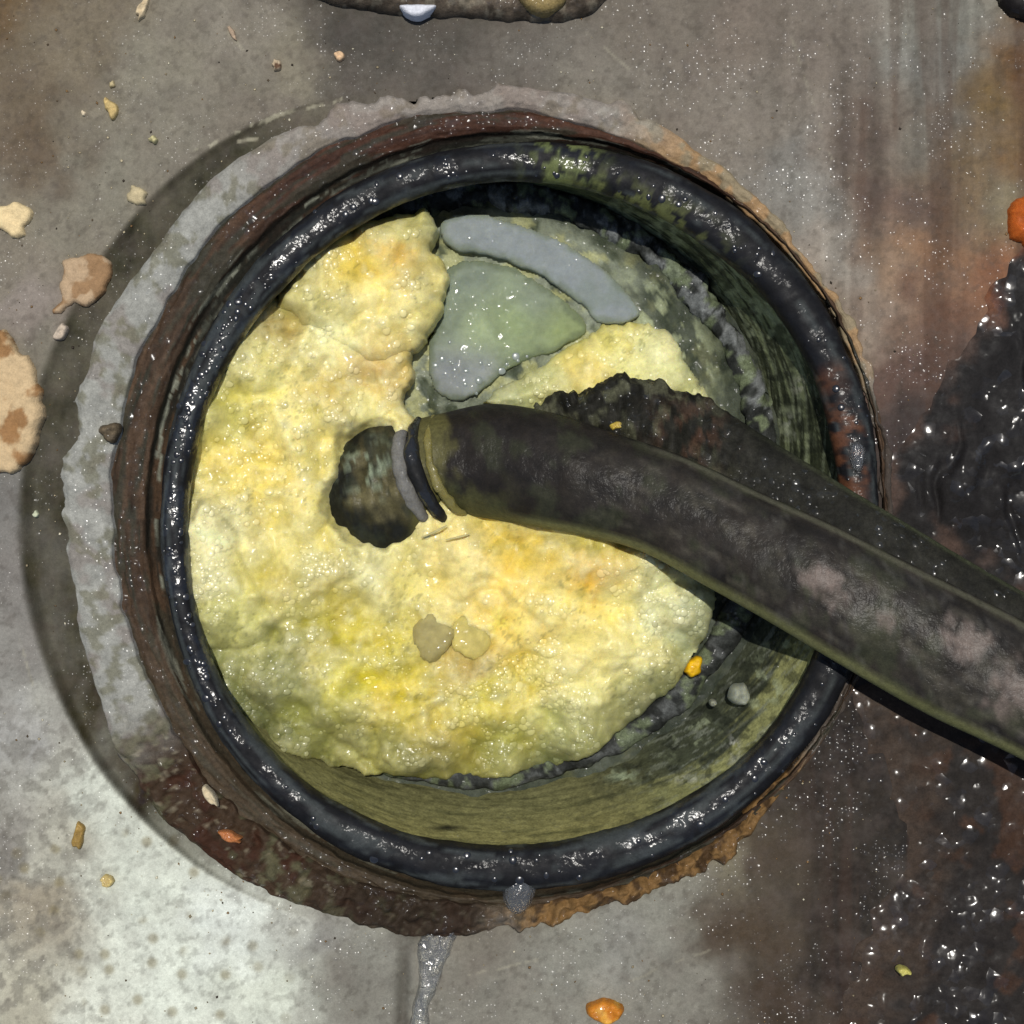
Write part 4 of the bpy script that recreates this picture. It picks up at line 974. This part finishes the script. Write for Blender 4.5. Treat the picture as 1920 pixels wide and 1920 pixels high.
# dust and grit too fine to count, lying on the plate and caught along the collar
rs = np.random.RandomState(5)
NV = []; NF = []; NC = []
pal = [lin(c_) for c_ in ((186, 172, 140), (150, 136, 108), (92, 78, 60), (60, 52, 44), (205, 196, 170), (128, 100, 66))]
base_v = np.array([(1, 0, 0), (0, 1, 0), (-1, 0, 0), (0, -1, 0), (0, 0, 1.0), (0, 0, -0.6)]); base_f = np.array([(0, 1, 4), (1, 2, 4), (2, 3, 4), (3, 0, 4), (1, 0, 5), (2, 1, 5), (3, 2, 5), (0, 3, 5)])
n_ = 0
while n_ < 620:
    x, y = rs.rand() * 1960 - 20, rs.rand() * 1960 - 20
    r, t = polar(x, y)
    a_ = float(RA(t))
    near = math.exp(-max(0.0, float(r) - a_) / 60)
    if r < a_ + 3 or rs.rand() > 0.25 + 0.75 * near + (0.35 if (x < 700 and y < 700) else 0): continue
    sz = 1.2 + 2.6 * rs.rand() ** 3
    ro = rs.rand() * 6.28; q = base_v * (np.array([1, 0.5 + 0.6 * rs.rand(), 0.7]) * sz) * (0.75 + 0.5 * rs.rand(6, 1))
    qx = q[:, 0] * math.cos(ro) - q[:, 1] * math.sin(ro); qy = q[:, 0] * math.sin(ro) + q[:, 1] * math.cos(ro)
    wx, wy = U(x, y, 0)
    z = float(plate_z(np.array([x]), np.array([y]))[0])
    NV.append(np.stack([wx + qx / 100, wy + qy / 100, z + 0.004 + q[:, 2] / 100], -1)); NF.append(base_f + 6 * n_)
    NC.append(np.tile(pal[rs.randint(len(pal))] * (0.8 + 0.4 * rs.rand()), (6, 1))); n_ += 1
o = mk('dust', np.concatenate(NV), np.concatenate(NF), np.concatenate(NC), M['flake'])
props(o, kind='stuff')

# froth: small wet bubbles sitting on the sludge, and low beads added for their glints on the ring and the jelly (far too many to count)
from mathutils.bvhtree import BVHTree
def surf(o):
    vs = [o.matrix_basis.translation + v.co for v in o.data.vertices] if o.parent is None else None
    return BVHTree.FromPolygons(vs, [tuple(p.vertices) for p in o.data.polygons])
nu, nv = 10, 4
du = np.linspace(0, 2 * math.pi, nu, endpoint=False)
DV = [(math.cos(a_) * math.sin(b_), math.sin(a_) * math.sin(b_), math.cos(b_)) for b_ in np.linspace(0, math.pi * 0.5, nv + 1)[1:] for a_ in du] + [(0, 0, 1.0)]
DV = np.array(DV); DF = []
for r_ in range(nv - 1):
    for c_ in range(nu):
        c2_ = (c_ + 1) % nu
        DF += [(r_ * nu + c_, r_ * nu + nu + c_, r_ * nu + nu + c2_), (r_ * nu + c_, r_ * nu + nu + c2_, r_ * nu + c2_)]
DF += [(nv * nu, c_, (c_ + 1) % nu) for c_ in range(nu)]
DF = np.array(DF)
def scatter(name, hosts, n, where, rmin, rmax, flat, mat, colfun, seed, parent=None, sink=0.15):
    rs = np.random.RandomState(seed); tr_ = [surf(h) for h in hosts]
    NV = []; NC = []; k = 0; tries = 0
    while k < n and tries < n * 60:
        tries += 1
        x, y = rs.rand() * 1400 + 280, rs.rand() * 1500 + 250
        if rs.rand() > where(x, y): continue
        wx, wy = U(x, y, -0.6)
        best = None
        for t_ in tr_:
            h_ = t_.ray_cast(Vector((float(wx), float(wy), 5)), Vector((0, 0, -1)))
            if h_[0] is not None and (best is None or h_[0].z > best[0].z): best = h_
        if best is None or best[1].z < 0.72: continue
        r_ = (rmin + (rmax - rmin) * rs.rand() ** 2.5) / 100
        q = DV * np.array([r_ * (0.8 + 0.4 * rs.rand()), r_ * (0.8 + 0.4 * rs.rand()), r_ * flat * (0.7 + 0.6 * rs.rand())])
        nrm = np.array(best[1]); nrm = nrm * 0.6 + np.array([0, 0, 0.4])      # turned partly level so each dome keeps a sun highlight
        q[:, 2] -= (q[:, 0] * nrm[0] + q[:, 1] * nrm[1]) / nrm[2] * 0.8
        NV.append(q + np.array([float(wx), float(wy), best[0].z - r_ * flat * sink])); NC.append(np.tile(colfun(x, y), (len(DV), 1))); k += 1
    F = np.concatenate([DF + len(DV) * i_ for i_ in range(len(NV))])
    o = mk(name, np.concatenate(NV), F, np.concatenate(NC), mat, parent)
    return props(o, kind='stuff')
M['bubble'] = material('wet_bubble_skin', 0.5, 0.0, 1.0, 0.24, fine=0.05, fine_scale=9, bump=0.0, bump_scale=9, bump_dist=0.001, sss=0.0, spec=0.3, drops=0.0)
def bub_where(x, y):
    f_ = float(froth(np.array([x]), np.array([y]))[0]); cl_ = float(fbm(np.array([x / 60]), np.array([y / 60]), 301, 3)[0])
    return min(1, (0.2 + 0.8 * f_) * max(0, 0.35 + 2.0 * cl_))
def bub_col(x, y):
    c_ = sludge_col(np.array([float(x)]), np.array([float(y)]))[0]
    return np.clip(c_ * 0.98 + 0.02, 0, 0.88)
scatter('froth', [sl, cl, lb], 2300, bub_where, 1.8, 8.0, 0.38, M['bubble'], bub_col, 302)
def bead_where(x, y):
    r_, t_ = polar(x, y)
    if r_ < 560: return 0
    return 0.9 * float(arc(np.array([t_]), 140, 205, 20)[0]) + 0.12
M['bead'] = material('glint_bead', 0.3, 0.0, 1.0, 0.22, fine=0.05, fine_scale=9, bump=0.0, bump_scale=9, bump_dist=0.001, spec=0.4, drops=0.0)
scatter('glint_beads', [ring_o], 260, bead_where, 2.5, 8, 0.35, M['bead'], lambda x, y: lin((30, 30, 32)), 303)
def jel_where(x, y):
    return 1.0 if (800 < x < 1120 and 660 < y < 760) else 0.06
scatter('wet_beads', [wd_, sb], 46, jel_where, 3, 9, 0.3, M['bead'], lambda x, y: lin((132, 140, 132)), 304)
